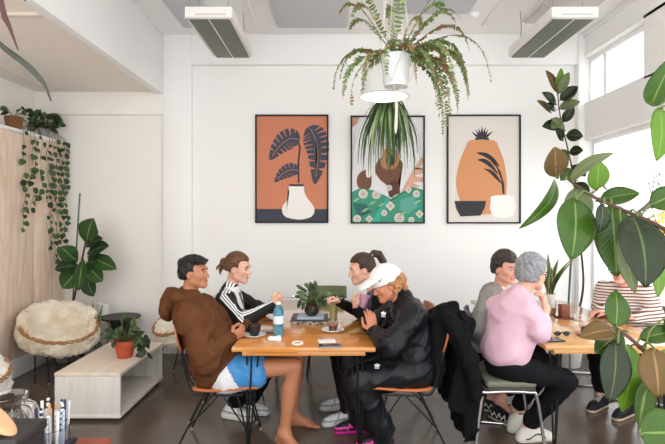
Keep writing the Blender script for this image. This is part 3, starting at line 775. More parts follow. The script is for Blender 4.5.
def face_mat(c, R, s, skin=0, lip=1, brow=2):
    def fn(C):
        q = (C-c)@R.T/s; m = np.full(len(C), skin, int)
        L = (np.abs(q[:, 2]) < .024-.25*np.abs(q[:, 1]+.060)) & (q[:, 1] < -.049) & (q[:, 1] > -.074) & (q[:, 0] > .074)
        a = np.abs(q[:, 2]); arch = .026+.006*np.sin((a-.010)/.036*math.pi)
        B = (a > .011) & (a < .047) & (np.abs(q[:, 1]-arch+.003) < .0042) & (q[:, 0] > .03)
        m[L] = lip; m[B] = brow; return m
    return fn
def add_hand(fd, w, d, pn, td, curl=.5, s=1.0, curls=None, thumb=.5):
    d = nrm(d); lat = nrm(np.array(td)-d*np.dot(td, d)); n = np.cross(d, lat)
    if np.dot(n, pn) < 0: n = -n
    w = np.array(w, float)
    off = (.030, .010, -.010, -.029); ln = (.070, .078, .071, .056); kd = (.086, .090, .086, .078)
    tips = []
    fd.ell(w+d*.045*s, (.050*s, .036*s, .015*s), np.array([d, lat, n]), .012)
    for i in range(4):
        k = w+d*kd[i]*s+lat*off[i]*s
        fd.cone(w+lat*off[i]*.55*s+d*.012*s, k, .0135*s, .0105*s, .010)
        c = (curls[i] if curls else curl); a = 0.0; p = k
        for (seg, r1, r2, g) in ((.44, .0098, .009, 62), (.31, .009, .0083, 80), (.25, .0083, .0072, 45)):
            a += math.radians(g)*c
            q = p+(d*math.cos(a)+n*math.sin(a)+lat*off[i]*.8*(1-c))*ln[i]*seg*s
            fd.cone(p, q, r1*s, r2*s, .0035); p = q
        tips.append(p)
    b = w+d*.022*s+lat*.020*s+n*.004*s
    p1 = b+nrm(d*.55+lat*.75+n*.35)*.044*s
    p2 = p1+nrm(d*.85+lat*.30*(1-thumb)+n*.65*thumb-lat*.35*thumb)*.033*s
    p3 = p2+nrm(d*.85+n*.7*thumb-lat*.45*thumb)*.026*s
    fd.chain([b, p1, p2, p3], [.0145*s, .0115*s, .0095*s, .0075*s], .008)
    return tips
def add_foot(fd, an, toe, s=1.0):
    an = np.array(an, float); d = nrm(V(toe[0]-an[0], toe[1]-an[1], 0)); lat = np.cross(d, V(0,0,1)); g = an.copy(); g[2] = 0.0
    heel = g-d*.045*s+V(0,0,.034)
    fd.cone(an, heel, .036, .031*s, .03); fd.cone(an, g+d*.12*s+V(0,0,.030), .038, .026*s, .04)
    fd.cone(heel, g+d*.13*s+V(0,0,.024), .028*s, .024*s, .03)
    for i, (o, l, r) in enumerate(((.030, .20, .0135), (.010, .195, .010), (-.006, .185, .0095), (-.022, .172, .009), (-.037, .158, .0088))):
        fd.cone(g+d*.125*s+lat*o*.9*s+V(0,0,.022), g+d*l*s+lat*o*s+V(0,0,.012), r*1.25, r, .012)
def torso(fd, J, g=0.0, k=.06, low=0.0):
    hips = np.array(J['hip']); sh = np.array(J['sh']); hc = hips.mean(0); nk = np.array(J['neck'])
    lh = nrm(hips[1]-hips[0]); ls = nrm(sh[1]-sh[0]); up = nrm(nk-hc); w = J.get('w', 1.0)
    def fr(l): 
        l = nrm(l-up*np.dot(l, up)); return np.array([l, np.cross(up, l), up])
    L = np.linalg.norm(nk-hc)
    b = np.array(J.get('bulge', (0,0,0)), float)
    fd.ell(hc+V(0,0,-.01-low), (.165*w+g, .120*w+g, .125+g), fr(lh), 0)
    fd.ell(hc+up*L*.34+b, (.142*w+g, .108*w+g, .17+g), fr(lh*.6+ls*.4), k)
    fd.ell(hc+up*L*.68, (.158*w+g, .108*w+g, .165+g*.6), fr(ls), k)
    fd.cone(sh[0]*.86+sh[1]*.14-up*.02, sh[1]*.86+sh[0]*.14-up*.02, .052+g*.8, None, k*.7)
    for i in (0, 1): fd.cone(nk+up*.01, sh[i]*.9+nk*.1-up*.005, .046+g*.6, .046+g*.6, k*.6)
def drape(fd, J, r=.10):
    nk = np.array(J['neck'])
    for i in (0, 1): fd.cone(np.array(J['hip'][i])+V(0,0,.11), np.array(J['sh'][i])*.7+nk*.3-V(0,0,.15), r, r*.95, .07)
def limbs(fd, J, which, g=0.0, rs=None, k=.03, to=(0, 1)):
    for i in to:
        if which == 'arm': pts = [J['sh'][i], J['el'][i], J['wr'][i]]; r = rs or (.050, .038, .026)
        else: pts = [J['hip'][i], J['kn'][i], J['an'][i]]; r = rs or (.085, .056, .037)
        fd.cone(pts[0], pts[1], r[0]+g, r[1]+g*.9, k); fd.cone(pts[1], pts[2], r[1]+g*.9, r[2]+g*.8, k*.6)
        if which == 'leg' and rs is None:
            a, b = np.array(pts[1]), np.array(pts[2]); q = a*.68+b*.32; back = nrm(np.array(J['hip'][i])-a)
            fd.cone(q+back*.014, q*.6+b*.4+back*.006, .048+g, .036+g, .03)
def body(root, J, skin, lip, brow, feet=(), hf=.004):
    pts = [np.array(p, float) for k in ('sh', 'el', 'wr', 'hip', 'kn', 'an') for p in J[k]]+[J['head']+V(0,0,.1)]
    lo = np.min(pts, 0)-.26; hi = np.max(pts, 0)+.26; lo[2] = -.02
    fine = [(J['head']-.13, J['head']+.13)]
    for h in J.get('hands', []): fine.append((np.array(h['w'])-.12, np.array(h['w'])+.12))
    fd = Field(lo, hi, .0085, fine, hf); s = J.get('hs', 1.0); R = J['HR']; c = J['head']
    torso(fd, J); limbs(fd, J, 'arm'); limbs(fd, J, 'leg')
    fd.cone(np.array(J['neck'])-V(0,0,.02), hp(c, R, -.022, -.05, 0, s), .057*J.get('nk', 1.0), .052*J.get('nk', 1.0), .03)
    hd = Field(c-.17, c+.17, hf)
    fd2 = fd
    # head is blended on afterwards so that its own features stay crisp
    add_head_into(fd2, c, R, s, J.get('nose', 1.0), J.get('jaw', 1.0))
    for h in J.get('hands', []):
        fd.cone(h['w'], np.array(h['w'])+nrm(h['d'])*.02, .025, .023, .015); h['tips'] = add_hand(fd, h['w'], h['d'], h['pn'], h['td'], h.get('curl', .5), h.get('s', 1.0), h.get('curls'), h.get('thumb', .5))
    for i in (0, 1):
        if J.get('bare'): add_foot(fd, J['an'][i], J['toe'][i])
        else:
            a = np.array(J['an'][i], float); d = nrm(V(J['toe'][i][0]-a[0], J['toe'][i][1]-a[1], 0)); fd.cone(a, a+d*.12+V(0, 0, .045-a[2] if a[2] < .13 else -.05), .030, .020, .02)
    b = fobj('body', fd, [skin, lip, brow], root, face_mat(c, R, s), smooth=1)
    for e in (1, -1):
        m = MB(); ec = hp(c, R, .0715, .001, .031*e, s); m.ell(ec, (.0125*s,)*3, 8)
        g = J.get('gaze', R[0])
        o = obj('eye', m, [M('eye_white', (205,196,190), .3), M('eye_iris', (45,30,22), .2)], root)
        me = o.data; off = wloc(root)
        for p in me.polygons:
            d = nrm(np.array(p.center)+off-ec)
            if np.dot(d, nrm(g)) > .80: p.material_index = 1
    return b
def add_head_into(fd, c, R, s, nose, jaw):
    t = Field.__new__(Field); t.h = fd.h; lo = c-.17; hi = c+.17
    sl, P = fd.sub(lo, hi)
    t.ax = [fd.ax[k][sl[k]] for k in range(3)]; t.D = np.full([len(a) for a in t.ax], .5, np.float32)
    add_head(t, c, R, s, nose, jaw)
    a = fd.D[sl]; d = t.D; k = .022; h = np.maximum(k-np.abs(a-d), 0)/k
    fd.D[sl] = np.minimum(a, d)-h*h*k*.25
def hair(root, J, mat, fn, amp=.006, wl=.03, seed=3, ax=(1,0,.3), name='hair', h=.0042, ext=.2):
    c = J['head']; R = J['HR']; s = J.get('hs', 1.0)
    fd = Field(c-ext, c+ext, h); fn(fd, lambda a, b, d=0.0: hp(c, R, a, b, d, s), R, s)
    fd.folds(amp, wl, seed, R[0]*ax[0]+R[1]*ax[1]+R[2]*ax[2])
    return fobj(name, fd, mat, root, smooth=1)
def cap_hair(fd, P, R, s, t=.012, top=.0, line=.050, fl=.035, low=-.07, ear=.036):
    """hair shell over the skull, cut back at the face, the ears and the nape"""
    fd.ell(P(-.016, .030+top*.5), ((.094+t)*s, (.086+t+top*.5)*s, (.075+t)*s), R, 0)
    fd.ell(P(-.045, -.022), ((.062+t*.6)*s, .06*s, (.064+t*.7)*s), R, .03)
    fd.box(P(fl+.10, line-.12), (.10*s, .12*s, .12*s), R, .02, .02, '-')
    fd.box(P(.02, low-.10), (.2*s, .10*s, .12*s), R, .01, .015, '-')
    for e in (1, -1): fd.ell(P(.012, -.030, .082*e), (ear*s, .045*s, .03*s), R, .012, '-')
    fd.box(P(.075, -.06), (.06*s, .06*s, .12*s), R, .02, .015, '-')
def shoe(root, an, toe, mats, name='shoe', s=1.0, lift=0.0, pitch=0.0, stripe=None, ht=.075):
    an = np.array(an, float); g = V(an[0], an[1], lift); d = nrm(V(toe[0]-an[0], toe[1]-an[1], 0)); up = V(0,0,1)
    if pitch:
        Rm = rotm(np.cross(V(0,0,1), d), pitch); d2 = Rm@d; up = Rm@up; d = d2
    lat = nrm(np.cross(d, up)); R = np.array([d, lat, up])
    P = lambda a, b, c: g+(d*a+lat*b+up*c)*s
    fd = Field(np.min([P(-.1,-.1,-.02), P(.24,.1,.16), P(-.1,.1,.16), P(.24,-.1,-.02)], 0)-.03, np.max([P(-.1,-.1,-.02), P(.24,.1,.16), P(-.1,.1,.16), P(.24,-.1,-.02)], 0)+.03, .0055)
    fd.cone(P(-.035, 0, .045), P(.0, 0, .085), .038*s, .040*s, 0)
    fd.cone(P(-.03, 0, .045), P(.13, .004, .038), .036*s, .034*s, .02)
    fd.cone(P(.0, 0, .08), P(.12, 0, .045), .036*s, .03*s, .03)
    fd.cone(P(.12, .010, .034), P(.165, .004, .030), .034*s, .028*s, .02)
    fd.box(P(.065, 0, .040), (.14*s, .060*s, .075*s), R, .03, .004, '+') if False else None
    fd.cone(P(-.045, 0, .020), P(.165, .003, .018), .040*s, .040*s, .012)
    fd.box(P(.06, 0, -.05), (.3, .2, .05*s), R, 0.0, .004, '-')
    def mf(C):
        q = (C-g)@R.T/s; m = np.zeros(len(C), int); m[q[:, 2] < .024] = 1
        if stripe == 'wave':
            z = .045+.016*np.sin((q[:, 0]-.02)*38); m[(np.abs(q[:, 2]-z) < .0055) & (q[:, 0] > -.03) & (q[:, 0] < .12) & (q[:, 2] > .025)] = 2
        if stripe == 'zig':
            t = np.abs(((q[:, 0]*22) % 1)-.5)*2; m[(np.abs(q[:, 2]-(.036+.035*t)) < .009) & (q[:, 0] > -.05) & (q[:, 0] < .12) & (q[:, 2] > .026)] = 2
        if stripe == 'lace':
            m[(q[:, 0] > .03) & (q[:, 0] < .11) & (np.abs(q[:, 1]) < .026) & (q[:, 2] > .05) & (((q[:, 0]*55) % 1) < .45)] = 2
        if stripe == 'panel':
            m[((np.abs(q[:, 2]-.055+.10*(q[:, 0]-.06)) < .007) | (np.abs(q[:, 0]-.13+q[:, 2]*.6) < .006)) & (q[:, 2] > .03)] = 2
        return m
    return fobj(name, fd, mats, root, mf, smooth=1)
def garment(J, h=.009, pad=.2):
    pts = [np.array(p, float) for k in ('sh', 'el', 'wr', 'hip', 'kn', 'an', 'toe') for p in J[k]]+[np.array(J['neck'])+V(0,0,.1)]
    return Field(np.min(pts, 0)-pad, np.max(pts, 0)+pad, h)
def trousers(root, J, mat, g=.018, rs=None, name='trousers', seed=1, hem=.06, amp=.009, attr=None, matfn=None):
    fd = garment(J)
    hips = np.array(J['hip']); hc = hips.mean(0); lh = nrm(hips[1]-hips[0])
    fd.ell(hc+V(0,0,.0), (.165*J.get('w',1)+g, .120+g, .115+g), np.array([lh, np.cross(V(0,0,1), lh), V(0,0,1)]), 0)
    JJ = dict(J); an = []
    for i in (0, 1):
        a, b = np.array(J['kn'][i]), np.array(J['an'][i]); an.append(b+nrm(a-b)*hem)
    JJ['an'] = an
    limbs(fd, JJ, 'leg', g, rs or (.085, .060, .048), .035)
    fd.folds(amp, .065, seed, (.5,.2,-.8))
    return fobj(name, fd, mat, root, matfn, attr, smooth=1)
def stripe_mat(name, base, light, rough=.5, sheen=0.0, segs=((0.006, 1), (.013, 0), (.025, 1))):
    m = M(name, base, rough, sheen=sheen); nt = m.node_tree; b = nt.nodes['Principled BSDF']
    a = nt.nodes.new('ShaderNodeAttribute'); a.attribute_name = 'stripe'
    ab = nt.nodes.new('ShaderNodeMath'); ab.operation = 'ABSOLUTE'; nt.links.new(a.outputs['Fac'], ab.inputs[0])
    mu = nt.nodes.new('ShaderNodeMath'); mu.operation = 'MULTIPLY'; mu.inputs[1].default_value = 10; nt.links.new(ab.outputs[0], mu.inputs[0])
    r = nt.nodes.new('ShaderNodeValToRGB'); r.color_ramp.interpolation = 'CONSTANT'
    r.color_ramp.elements[0].position = 0; r.color_ramp.elements[0].color = lin(light)
    r.color_ramp.elements[1].position = .06; r.color_ramp.elements[1].color = lin(base)
    for p, c in ((.125, light), (.245, base)):
        e = r.color_ramp.elements.new(p); e.color = lin(c)
    nt.links.new(mu.outputs[0], r.inputs['Fac']); nt.links.new(r.outputs['Color'], b.inputs['Base Color'])
    return m
def arm_attr(J, i, outs):
    """signed distance round the sleeve from its outer seam (neck > shoulder > elbow > wrist)"""
    P = [np.array(J['neck'], float), np.array(J['sh'][i], float), np.array(J['el'][i], float), np.array(J['wr'][i], float)]
    def fn(X):
        best = np.full(len(X), 9.0); val = np.full(len(X), .3)
        for k in range(3):
            a, b = P[k], P[k+1]; L = np.linalg.norm(b-a); ax = (b-a)/L
            t = np.clip((X-a)@ax/L, 0, 1); r = X-(a+np.outer(t*L, ax)); d = np.linalg.norm(r, axis=1)
            o = nrm(np.array(outs[k])-ax*np.dot(outs[k], ax)); w = np.cross(ax, o)
            ang = np.arctan2(r@w, r@o)
            m = (d < best) & (d < .13); best[m] = d[m]; val[m] = (ang*.062)[m]
        return val
    return fn
SK = lambda n, c, lip, brow: (M('skin_'+n, c, .5, sss=.08), M('lips_'+n, lip, .45), M('brow_'+n, brow, .8))
BLACK = (22,22,25)

# ---- young man in the brown hoodie, left of the first table
J = dict(bare=1, head=W(194.5, 272.5, 3.48), HR=rows((1, -.20, .02), (.06,0,1)), hs=.97, neck=W(188, 302, 3.48), nk=1.0,
    sh=[V(-.985, 3.315, .925), V(-.975, 3.655, .93)], el=[W(207, 358, 3.24), V(-.76, 3.78, .74)],
    wr=[W(231, 338, 3.38), V(-.64, 3.62, .80)], hip=[V(-.775, 3.38, .535), V(-.775, 3.57, .535)],
    kn=[W(294, 366, 3.40), V(-.27, 3.64, .575)], an=[W(284, 433, 3.42), W(293, 415, 3.75)],
    toe=[V(-.18, 3.26, .02), W(320, 424, 3.73)])
J['hands'] = [dict(w=J['wr'][0], d=(.8, .25, .45), pn=(.3, .5, -.7), td=(.1, -.3, .9), curl=.85, s=1.0, thumb=.9)]
root = thing('person', 'young man with short black hair, brown hoodie and blue shorts at the nearer table', 'person', (-.78, 3.48, 0), 'people at the two tables')
sk = SK('tan', (180,120,88), (162,98,80), (24,18,16))
body(root, J, *sk)
def man_hair(fd, P, R, s):
    cap_hair(fd, P, R, s, .013, .004, .060, .026, -.045, .036)
    for k in range(90):
        a = rnd.uniform(-.10, .085); d = rnd.uniform(-.07, .07); fd.ell(P(a, ( .098+.018*rnd.random()-3.2*d*d-2.5*(a+.01)**2), d), (.013*s,)*3, R, .006)
hair(root, J, M('hair_black', (14,13,14), .45, bump=(180, .5)), man_hair, .006, .022, 4)
fd = garment(J); torso(fd, J, .032, .09, -.02); fd.chain([np.array(J['neck'])+V(-.01,0,0), np.array(J['neck'])+V(.004,0,.03)], [.085,.075], .03)
fd.chain([J['sh'][0], J['el'][0], J['wr'][0]-nrm(J['wr'][0]-J['el'][0])*.0], [.070, .076, .044], .07)
fd.chain([J['sh'][1], J['el'][1], J['wr'][1]], [.070, .075, .044], .07)
nk = np.array(J['neck'])
fd.cone(V(-.87, 3.37, .555), V(-.87, 3.60, .555), .100, None, .08)          # loose hem bunched on the seat
fd.folds(.014, .075, 5, (.75, .2, -.65)); fd.folds(.006, .035, 6, (.5, .3, -.8))
fobj('hoodie', fd, M('brown_jersey', (104,66,42), .9, spec=.15, bump=(220, .25), var=(3, (90,54,32), .3)), root, smooth=2)
fd = Field(nk-.26, nk+.26, .007)
fd.chain([nk+V(.085,-.045,-.015), nk+V(.03,-.095,.02), nk+V(-.06,-.085,.045), nk+V(-.120,0,.05), nk+V(-.06,.085,.045), nk+V(.03,.095,.02), nk+V(.085,.045,-.015)], [.022,.032,.040,.050,.040,.032,.022], .025)
fd.ell(nk+V(-.135, 0, -.045), (.060, .125, .085), None, .05); fd.ell(nk+V(-.085, 0, .045), (.065, .085, .035), None, .02, '-'); fd.folds(.009, .06, 8, (.2,.6,.6))
fobj('hood', fd, M('brown_jersey'), root)
m = MB()
for e in (-1, 1): m.tube(spline([nk+V(.088, .035*e, -.02), nk+V(.108, .036*e, -.06), nk+V(.118, .034*e, -.10)], 8), .0035, 6)
obj('drawstring', m, M('brown_cord', (70,44,28), .8), root)
fd = garment(J)
for i in (0, 1):
    h, k = np.array(J['hip'][i]), np.array(J['kn'][i]); fd.cone(h, h+(k-h)*.42, .112, .104, .05)
fd.ell(np.mean(J['hip'], 0), (.13, .19, .12), None, .05); fd.chain([V(-.74,3.355,.475), V(-.55,3.355,.50)], [.07,.07], .06); fd.folds(.010, .06, 11, (.3,.9,.3))
def shorts_mat(C):
    m = np.zeros(len(C), int); m[(C[:, 0] < -.66-.55*(C[:, 2]-.50)) & (C[:, 1] < 3.42)] = 1; return m
fobj('shorts', fd, [M('blue_nylon', (58,132,190), .5, sheen=.2), M('white_nylon', (228,228,230), .5)], root, shorts_mat)

# ---- woman in the black track jacket, beyond him
J = dict(head=W(238, 268, 4.0), HR=rows((1, -.22, -.16), (.1,0,1)), hs=1.03, neck=W(229.5, 292, 4.0), nk=.9, w=.92, nose=.99,
    sh=[W(224, 301, 3.83), V(-.86, 4.16, .945)], el=[W(243, 322, 3.66), V(-.66, 4.28, .80)],
    wr=[W(272, 305, 3.78), V(-.50, 4.15, .82)], hip=[V(-.86, 3.91, .535), V(-.86, 4.09, .535)],
    kn=[V(-.42, 3.93, .555), V(-.42, 4.13, .555)], an=[W(231, 407, 3.90), W(246, 405, 4.0)], toe=[V(-.70, 3.86, .02), V(-.50, 3.96, .02)])
J['hands'] = [dict(w=J['wr'][0], d=(.75, .1, .55), pn=(.4, .75, -.4), td=(-.1, -.6, .8), curl=.75, s=.92, thumb=.8)]
root = thing('person', 'woman with a brown hair bun, black track jacket with white sleeve stripes', 'person', (-.86, 4.0, 0), 'people at the two tables')
body(root, J, *SK('fair', (224,172,148), (208,138,124), (120,86,64)))
def bun(fd, P, R, s):
    cap_hair(fd, P, R, s, .011, .006, .066, .030, -.030, .034)
    fd.ell(P(-.125, .022), (.034, .038, .036), R, .018)
    fd.chain([P(-.13, .0), P(-.145, -.04), P(-.142, -.075)], [.018, .013, .004], .01)
    fd.chain([P(-.135, .01, .02), P(-.165, -.02, .02), P(-.17, -.05, .02)], [.012, .008, .003], .008)
hair(root, J, M('hair_brown', (82,54,38), .5, var=(30, (112,76,50), .2), bump=(120, .4), stretch=(1,1,3)), bun, .0025, .014, 6, (.1, 1, .2))
fd = garment(J); fd = garment(J, .0068); torso(fd, J, .022, .06); sl = stripe_mat('black_track_knit', (13,13,15), (236,236,236), .7, .0)
for i in (0, 1): fd.chain([J['sh'][i], J['el'][i], J['wr'][i]], [.062, .055, .036], .04)
nk = np.array(J['neck']); fd.cone(nk+V(-.01,0,.0), nk+V(.012,0,.035), .068, .064, .02); fd.folds(.007, .06, 21, (.7,.2,-.5))
def yoke(C):
    q = C-nk; m = np.zeros(len(C), int); w = np.abs(q[:, 1])
    m[(q[:, 0] > -.02) & (q[:, 2] > -.15+.35*w) & (q[:, 2] < .05) & (w < .10)] = 1
    m[(w < .030) & (q[:, 0] > .03) & (q[:, 2] < .0) & (q[:, 2] > -.2)] = 2
    return m
at = arm_attr(J, 0, [(.25,-.35,1), (.35,-1,.45), (-.2,-.55,1)])
fobj('track_jacket', fd, [sl, M('white_track_knit', (232,232,232), .6), M('grey_track_knit', (70,72,78), .6)], root, yoke, {'stripe': at})
trousers(root, J, M('black_cloth', (13,13,15), .8, spec=.2), .02, seed=2)
for i in (0, 1): shoe(root, J['an'][i], J['toe'][i], [M('white_leather', (226,226,226), .5), M('white_sole', (212,210,206), .6), M('grey_trim', (150,152,156), .5)], stripe='panel')

# ---- woman with the ponytail, right of the first table
J = dict(head=W(361.5, 269, 4.05), HR=rows((-1, -.22, -.22), (-.1,0,1)), gaze=V(-.8,-.25,-.75), hs=1.05, neck=W(377, 294, 4.05), nk=.92, w=.92,
    sh=[V(.36, 3.87, .945), V(.36, 4.23, .945)], el=[V(.315, 3.73, .765), V(.23, 4.10, .80)],
    wr=[V(.175, 3.80, .885), W(340, 303, 3.92)], hip=[V(.45, 3.96, .535), V(.45, 4.14, .535)],
    kn=[V(.03, 3.94, .555), V(.02, 4.14, .555)], an=[W(349, 415, 3.78), W(345, 398, 4.08)], toe=[W(322, 424, 3.74), W(315, 404, 4.05)])
J['hands'] = [dict(w=J['wr'][0], d=(-.35, .05, .92), pn=(.75, .15, .45), td=(.1, -.85, .25), curl=.55, s=.92, thumb=.6),
              dict(w=J['wr'][1], d=(-.8, -.1, .45), pn=(-.25, -.3, -.9), td=(.1, -.7, .5), curl=.8, s=.92, thumb=.85)]
root = thing('person', 'woman with a dark ponytail holding a pink cup and stirring her drink', 'person', (.45, 4.05, 0), 'people at the two tables')
body(root, J, *SK('fair', ()*0 or (224,172,148), (208,138,124), (120,86,64)))
def pony(fd, P, R, s):
    cap_hair(fd, P, R, s, .010, .004, .064, .030, -.028, .034)
    fd.chain([P(-.085, .075), P(-.125, .098), P(-.165, .080), P(-.185, .02), P(-.180, -.05), P(-.168, -.10)], [.022, .026, .030, .030, .022, .006], .012)
hair(root, J, M('hair_dark', (52,36,28), .45, var=(30, (74,50,36), .2), bump=(120, .4), stretch=(1,1,3)), pony, .0025, .014, 9, (.1, 1, .2), ext=.24)
m = MB(); c = J['head']; R = J['HR']; ring = [hp(c, R, -.104, .087, 0)+(R[1]*math.cos(a)*.8-R[0]*math.cos(a)*.5)*.024+R[2]*math.sin(a)*.025 for a in np.linspace(0, 2*math.pi, 17)[:-1]]
m.tube(ring, .006, 8, closed=True); obj('hair_tie', m, M('white_band', (235,235,235), .6), root)
fd = garment(J); torso(fd, J, .020, .06)
for i in (0, 1): fd.chain([J['sh'][i], J['el'][i], J['wr'][i]], [.060, .050, .033], .04)
fd.folds(.008, .055, 31, (.7,.2,-.5))
def navy(C):
    m = np.zeros(len(C), int)
    for i in (0, 1):
        for a, b in ((J['sh'][i], J['el'][i]), (J['el'][i], J['wr'][i])):
            a = np.array(a); b = np.array(b); t = np.clip((C-a)@(b-a)/((b-a)@(b-a)), 0, 1); d = np.linalg.norm(C-(a+np.outer(t, b-a)), axis=1); m[d < .066] = 1
    return m
fobj('sweater', fd, [M('navy_jersey', (44,60,102), .8, sheen=.2), M('black_cloth')], root, navy)
trousers(root, J, M('maroon_black_cloth', (30,18,20), .8, spec=.2), .012, seed=4, hem=.05)
for i in (0, 1): shoe(root, J['an'][i], J['toe'][i], [M('white_mesh_shoe', (214,216,218), .6), M('white_sole'), M('grey_trim')], stripe='panel', s=1.04)
PONY = J

# ---- person in the white cap, near right of the first table
J = dict(head=W(386.5, 284.5, 3.5), HR=rows((-1, -.25, -.42), (-.4,0,1)), gaze=V(-.7,-.2,-.9), hs=1.0, neck=W(406, 305, 3.5), w=1.02,
    sh=[V(.535, 3.31, .92), V(.50, 3.69, .93)], el=[V(.365, 3.20, .765), V(.30, 3.64, .80)],
    wr=[W(373, 332, 3.37), V(.23, 3.52, .835)], hip=[V(.585, 3.40, .54), V(.585, 3.60, .54)],
    kn=[W(359, 381, 3.37), V(.13, 3.64, .52)], an=[W(383, 434, 3.42), V(.20, 3.66, .08)], toe=[W(355, 450, 3.36), V(-.02, 3.62, .02)])
J['hands'] = [dict(w=J['wr'][0], d=(-.12, .15, .95), pn=(-.3, .9, .1), td=(-.9, -.2, .3), curl=.25, s=1.0, thumb=.4)]
root = thing('person', 'person in a white cap and black tracksuit leaning on the table', 'person', (.585, 3.5, 0), 'people at the two tables')
body(root, J, *SK('ruddy', (196,128,98), (172,102,86), (150,98,62)))
def curls(fd, P, R, s):
    cap_hair(fd, P, R, s, .008, .0, .05, .010, -.075, .028)
    for k in range(120):
        a = rnd.uniform(-.12, .0); e = rnd.choice((1, -1)); b = rnd.uniform(-.075, .03); w = math.sqrt(max(.05, 1-((a+.014)/.12)**2))
        fd.ell(P(a, b, e*.084*w), (.0125*s,)*3, R, .004)
    fd.ell(P(-.12, -.01), (.03, .05, .05), R, .02)
hair(root, J, M('hair_ginger', (150,98,60), .55, var=(40, (188,134,88), .2), bump=(150, .5)), curls, .005, .022, 12)
c = J['head']; R = J['HR']; s = J['hs']; P = lambda a, b, d=0.0: hp(c, R, a, b, d, s)
fd = Field(c-.26, c+.26, .005)
fd.ell(P(-.012, .046), (.122*s, .104*s, .102*s), R, 0); fd.box(P(0, -.072), (.3, .085*s, .3), R, 0, .01, '-')
fd.ell(P(-.012, .152), (.010,.008,.010), R, .004)
cap = fobj('cap', fd, M('white_cap_cotton', (230,229,226), .8, bump=(300, .15)), root)
fd = Field(c-.28, c+.28, .004)
fd.ell(P(.095, .040), (.112*s, .05*s, .090*s), R, 0); fd.ell(P(.080, .018), (.130*s, .056*s, .110*s), R, .0, '-')
fd.box(P(-.06, .04), (.11*s, .2, .3), R, 0, .006, '-')
brim = fobj('brim', fd, M('white_cap_cotton'), cap, smooth=1)
m = MB()                                              # the tick mark on the cap's side, wrapped on the crown
tick = [(.022,.010),(.020,-.006),(.012,-.011),(.0,-.007),(-.030,.012),(-.004,.002),(.008,-.001),(.013,.001),(.014,.006)]
side = 1 if np.dot(R[2], V(0,-1,0)) > 0 else -1
def crown(a, b):
    x = (a+.012)/.122; y = (b-.046)/.104; return P(a*1.0, b, side*.1035*math.sqrt(max(0.02, 1-x*x-y*y)))
m.poly([crown(.055+a*.8, .060+b*.9) for a, b in tick]); o = obj('tick_mark', m, M('black_print', (15,15,17), .6), cap); solid(o, .002)
fd = garment(J); torso(fd, J, .030, .08)
for i in (0, 1): fd.chain([J['sh'][i], J['el'][i], J['wr'][i]], [.070, .066, .042], .06)
nk = np.array(J['neck']); fd.cone(nk+V(0,0,-.01), nk+V(-.015,0,.045), .072, .066, .02); fd.folds(.014, .07, 41, (.6,.3,-.75)); fd.folds(.005, .035, 42, (.5,.2,-.8))
TN = M('black_nylon', (19,21,26), .42, spec=.35, bump=(30, .3))
jk = fobj('track_jacket', fd, TN, root)
trousers(root, J, TN, .036, (.085,.068,.062), seed=7, hem=.03, amp=.010)
def patch(name, at, nrmv, polys, mat, par, R2=None):
    n = nrm(nrmv); x = nrm(np.cross(V(0,0,1), n)); y = np.cross(n, x); m = MB()
    for pl in polys: m.prism([np.array(at)+x*a+y*b for a, b in pl], n*.003)
    return obj(name, m, mat, par)
lf = lambda a0: [(math.cos(a0)*.013*t*1.6+math.cos(a0+1.57)*w, math.sin(a0)*.013*t*1.6+math.sin(a0+1.57)*w) for t, w in ((0,0),(.5,.006),(1,.005),(1.25,0),(1,-.005),(.5,-.006))]
tref = [lf(1.57), lf(.75), lf(2.4), [(-.016,-.006),(.016,-.006),(.016,-.003),(-.016,-.003)], [(-.014,-.012),(.014,-.012),(.014,-.009),(-.014,-.009)]]
patch('chest_emblem', W(383.5, 315, 3.245)+V(0,-.0,0), (-.55,-.8,.1), tref, M('white_print', (230,230,230), .6), root)
patch('trouser_emblem', W(377, 367, 3.285), (-.15,-.75,.6), tref, M('white_print'), root)
m = MB(); m.tube(spline([nk+V(-.07,-.04,.03), nk+V(-.085,-.035,-.01), nk+V(-.09,-.03,-.06)], 8), .005, 6); obj('zip', m, M('white_print'), root)
for i in (0, 1): shoe(root, J['an'][i], J['toe'][i], [M('black_mesh_shoe', (24,24,28), .6), M('pink_sole', (214,40,150), .5), M('pink_trim', (226,50,160), .5)], stripe='panel')

# ---- person in the pink sweatshirt, seen from behind at the second table
hd = nrm(V(.86, .5, 0)); rt = np.cross(hd, V(0,0,1)); ctr = V(1.25, 3.40, .955)
J = dict(head=W(532, 273.5, 3.42), HR=rows((.86, .48, -.12), (.1,.05,1)), hs=1.0, neck=W(519, 294, 3.41),
    sh=[ctr+rt*.155, ctr-rt*.165], el=[W(540, 333, 3.19), V(1.36, 3.76, .82)],
    wr=[W(546, 309, 3.32), V(1.56, 3.66, .80)], hip=[V(1.20, 3.29, .59), V(1.16, 3.47, .59)],
    kn=[V(1.58, 3.34, .485), V(1.56, 3.56, .53)], an=[W(527, 425, 3.50), W(515, 408, 3.68)], toe=[W(545, 442, 3.52), W(530, 412, 3.85)], w=.95)
J['hands'] = [dict(w=J['wr'][0], d=(-.05, .25, .95), pn=(-.75, .6, .1), td=(.45, .8, .1), curl=.6, s=.98, thumb=.5)]
root = thing('person', 'person with short grey hair in a pink sweatshirt, seen from behind', 'person', (1.18, 3.37, 0), 'people at the two tables')
body(root, J, *SK('fair', (224,172,148), (208,138,124), (120,86,64)))
def greyhair(fd, P, R, s):
    cap_hair(fd, P, R, s, .018, .016, .058, .026, -.056, .036)
    for k in range(46):
        a = rnd.uniform(-.11, .07); d = rnd.uniform(-.07, .07); fd.ell(P(a, .105+.016*rnd.random()-3.6*d*d-3.2*(a+.01)**2, d), (.020*s,.011*s,.011*s), R, .008)
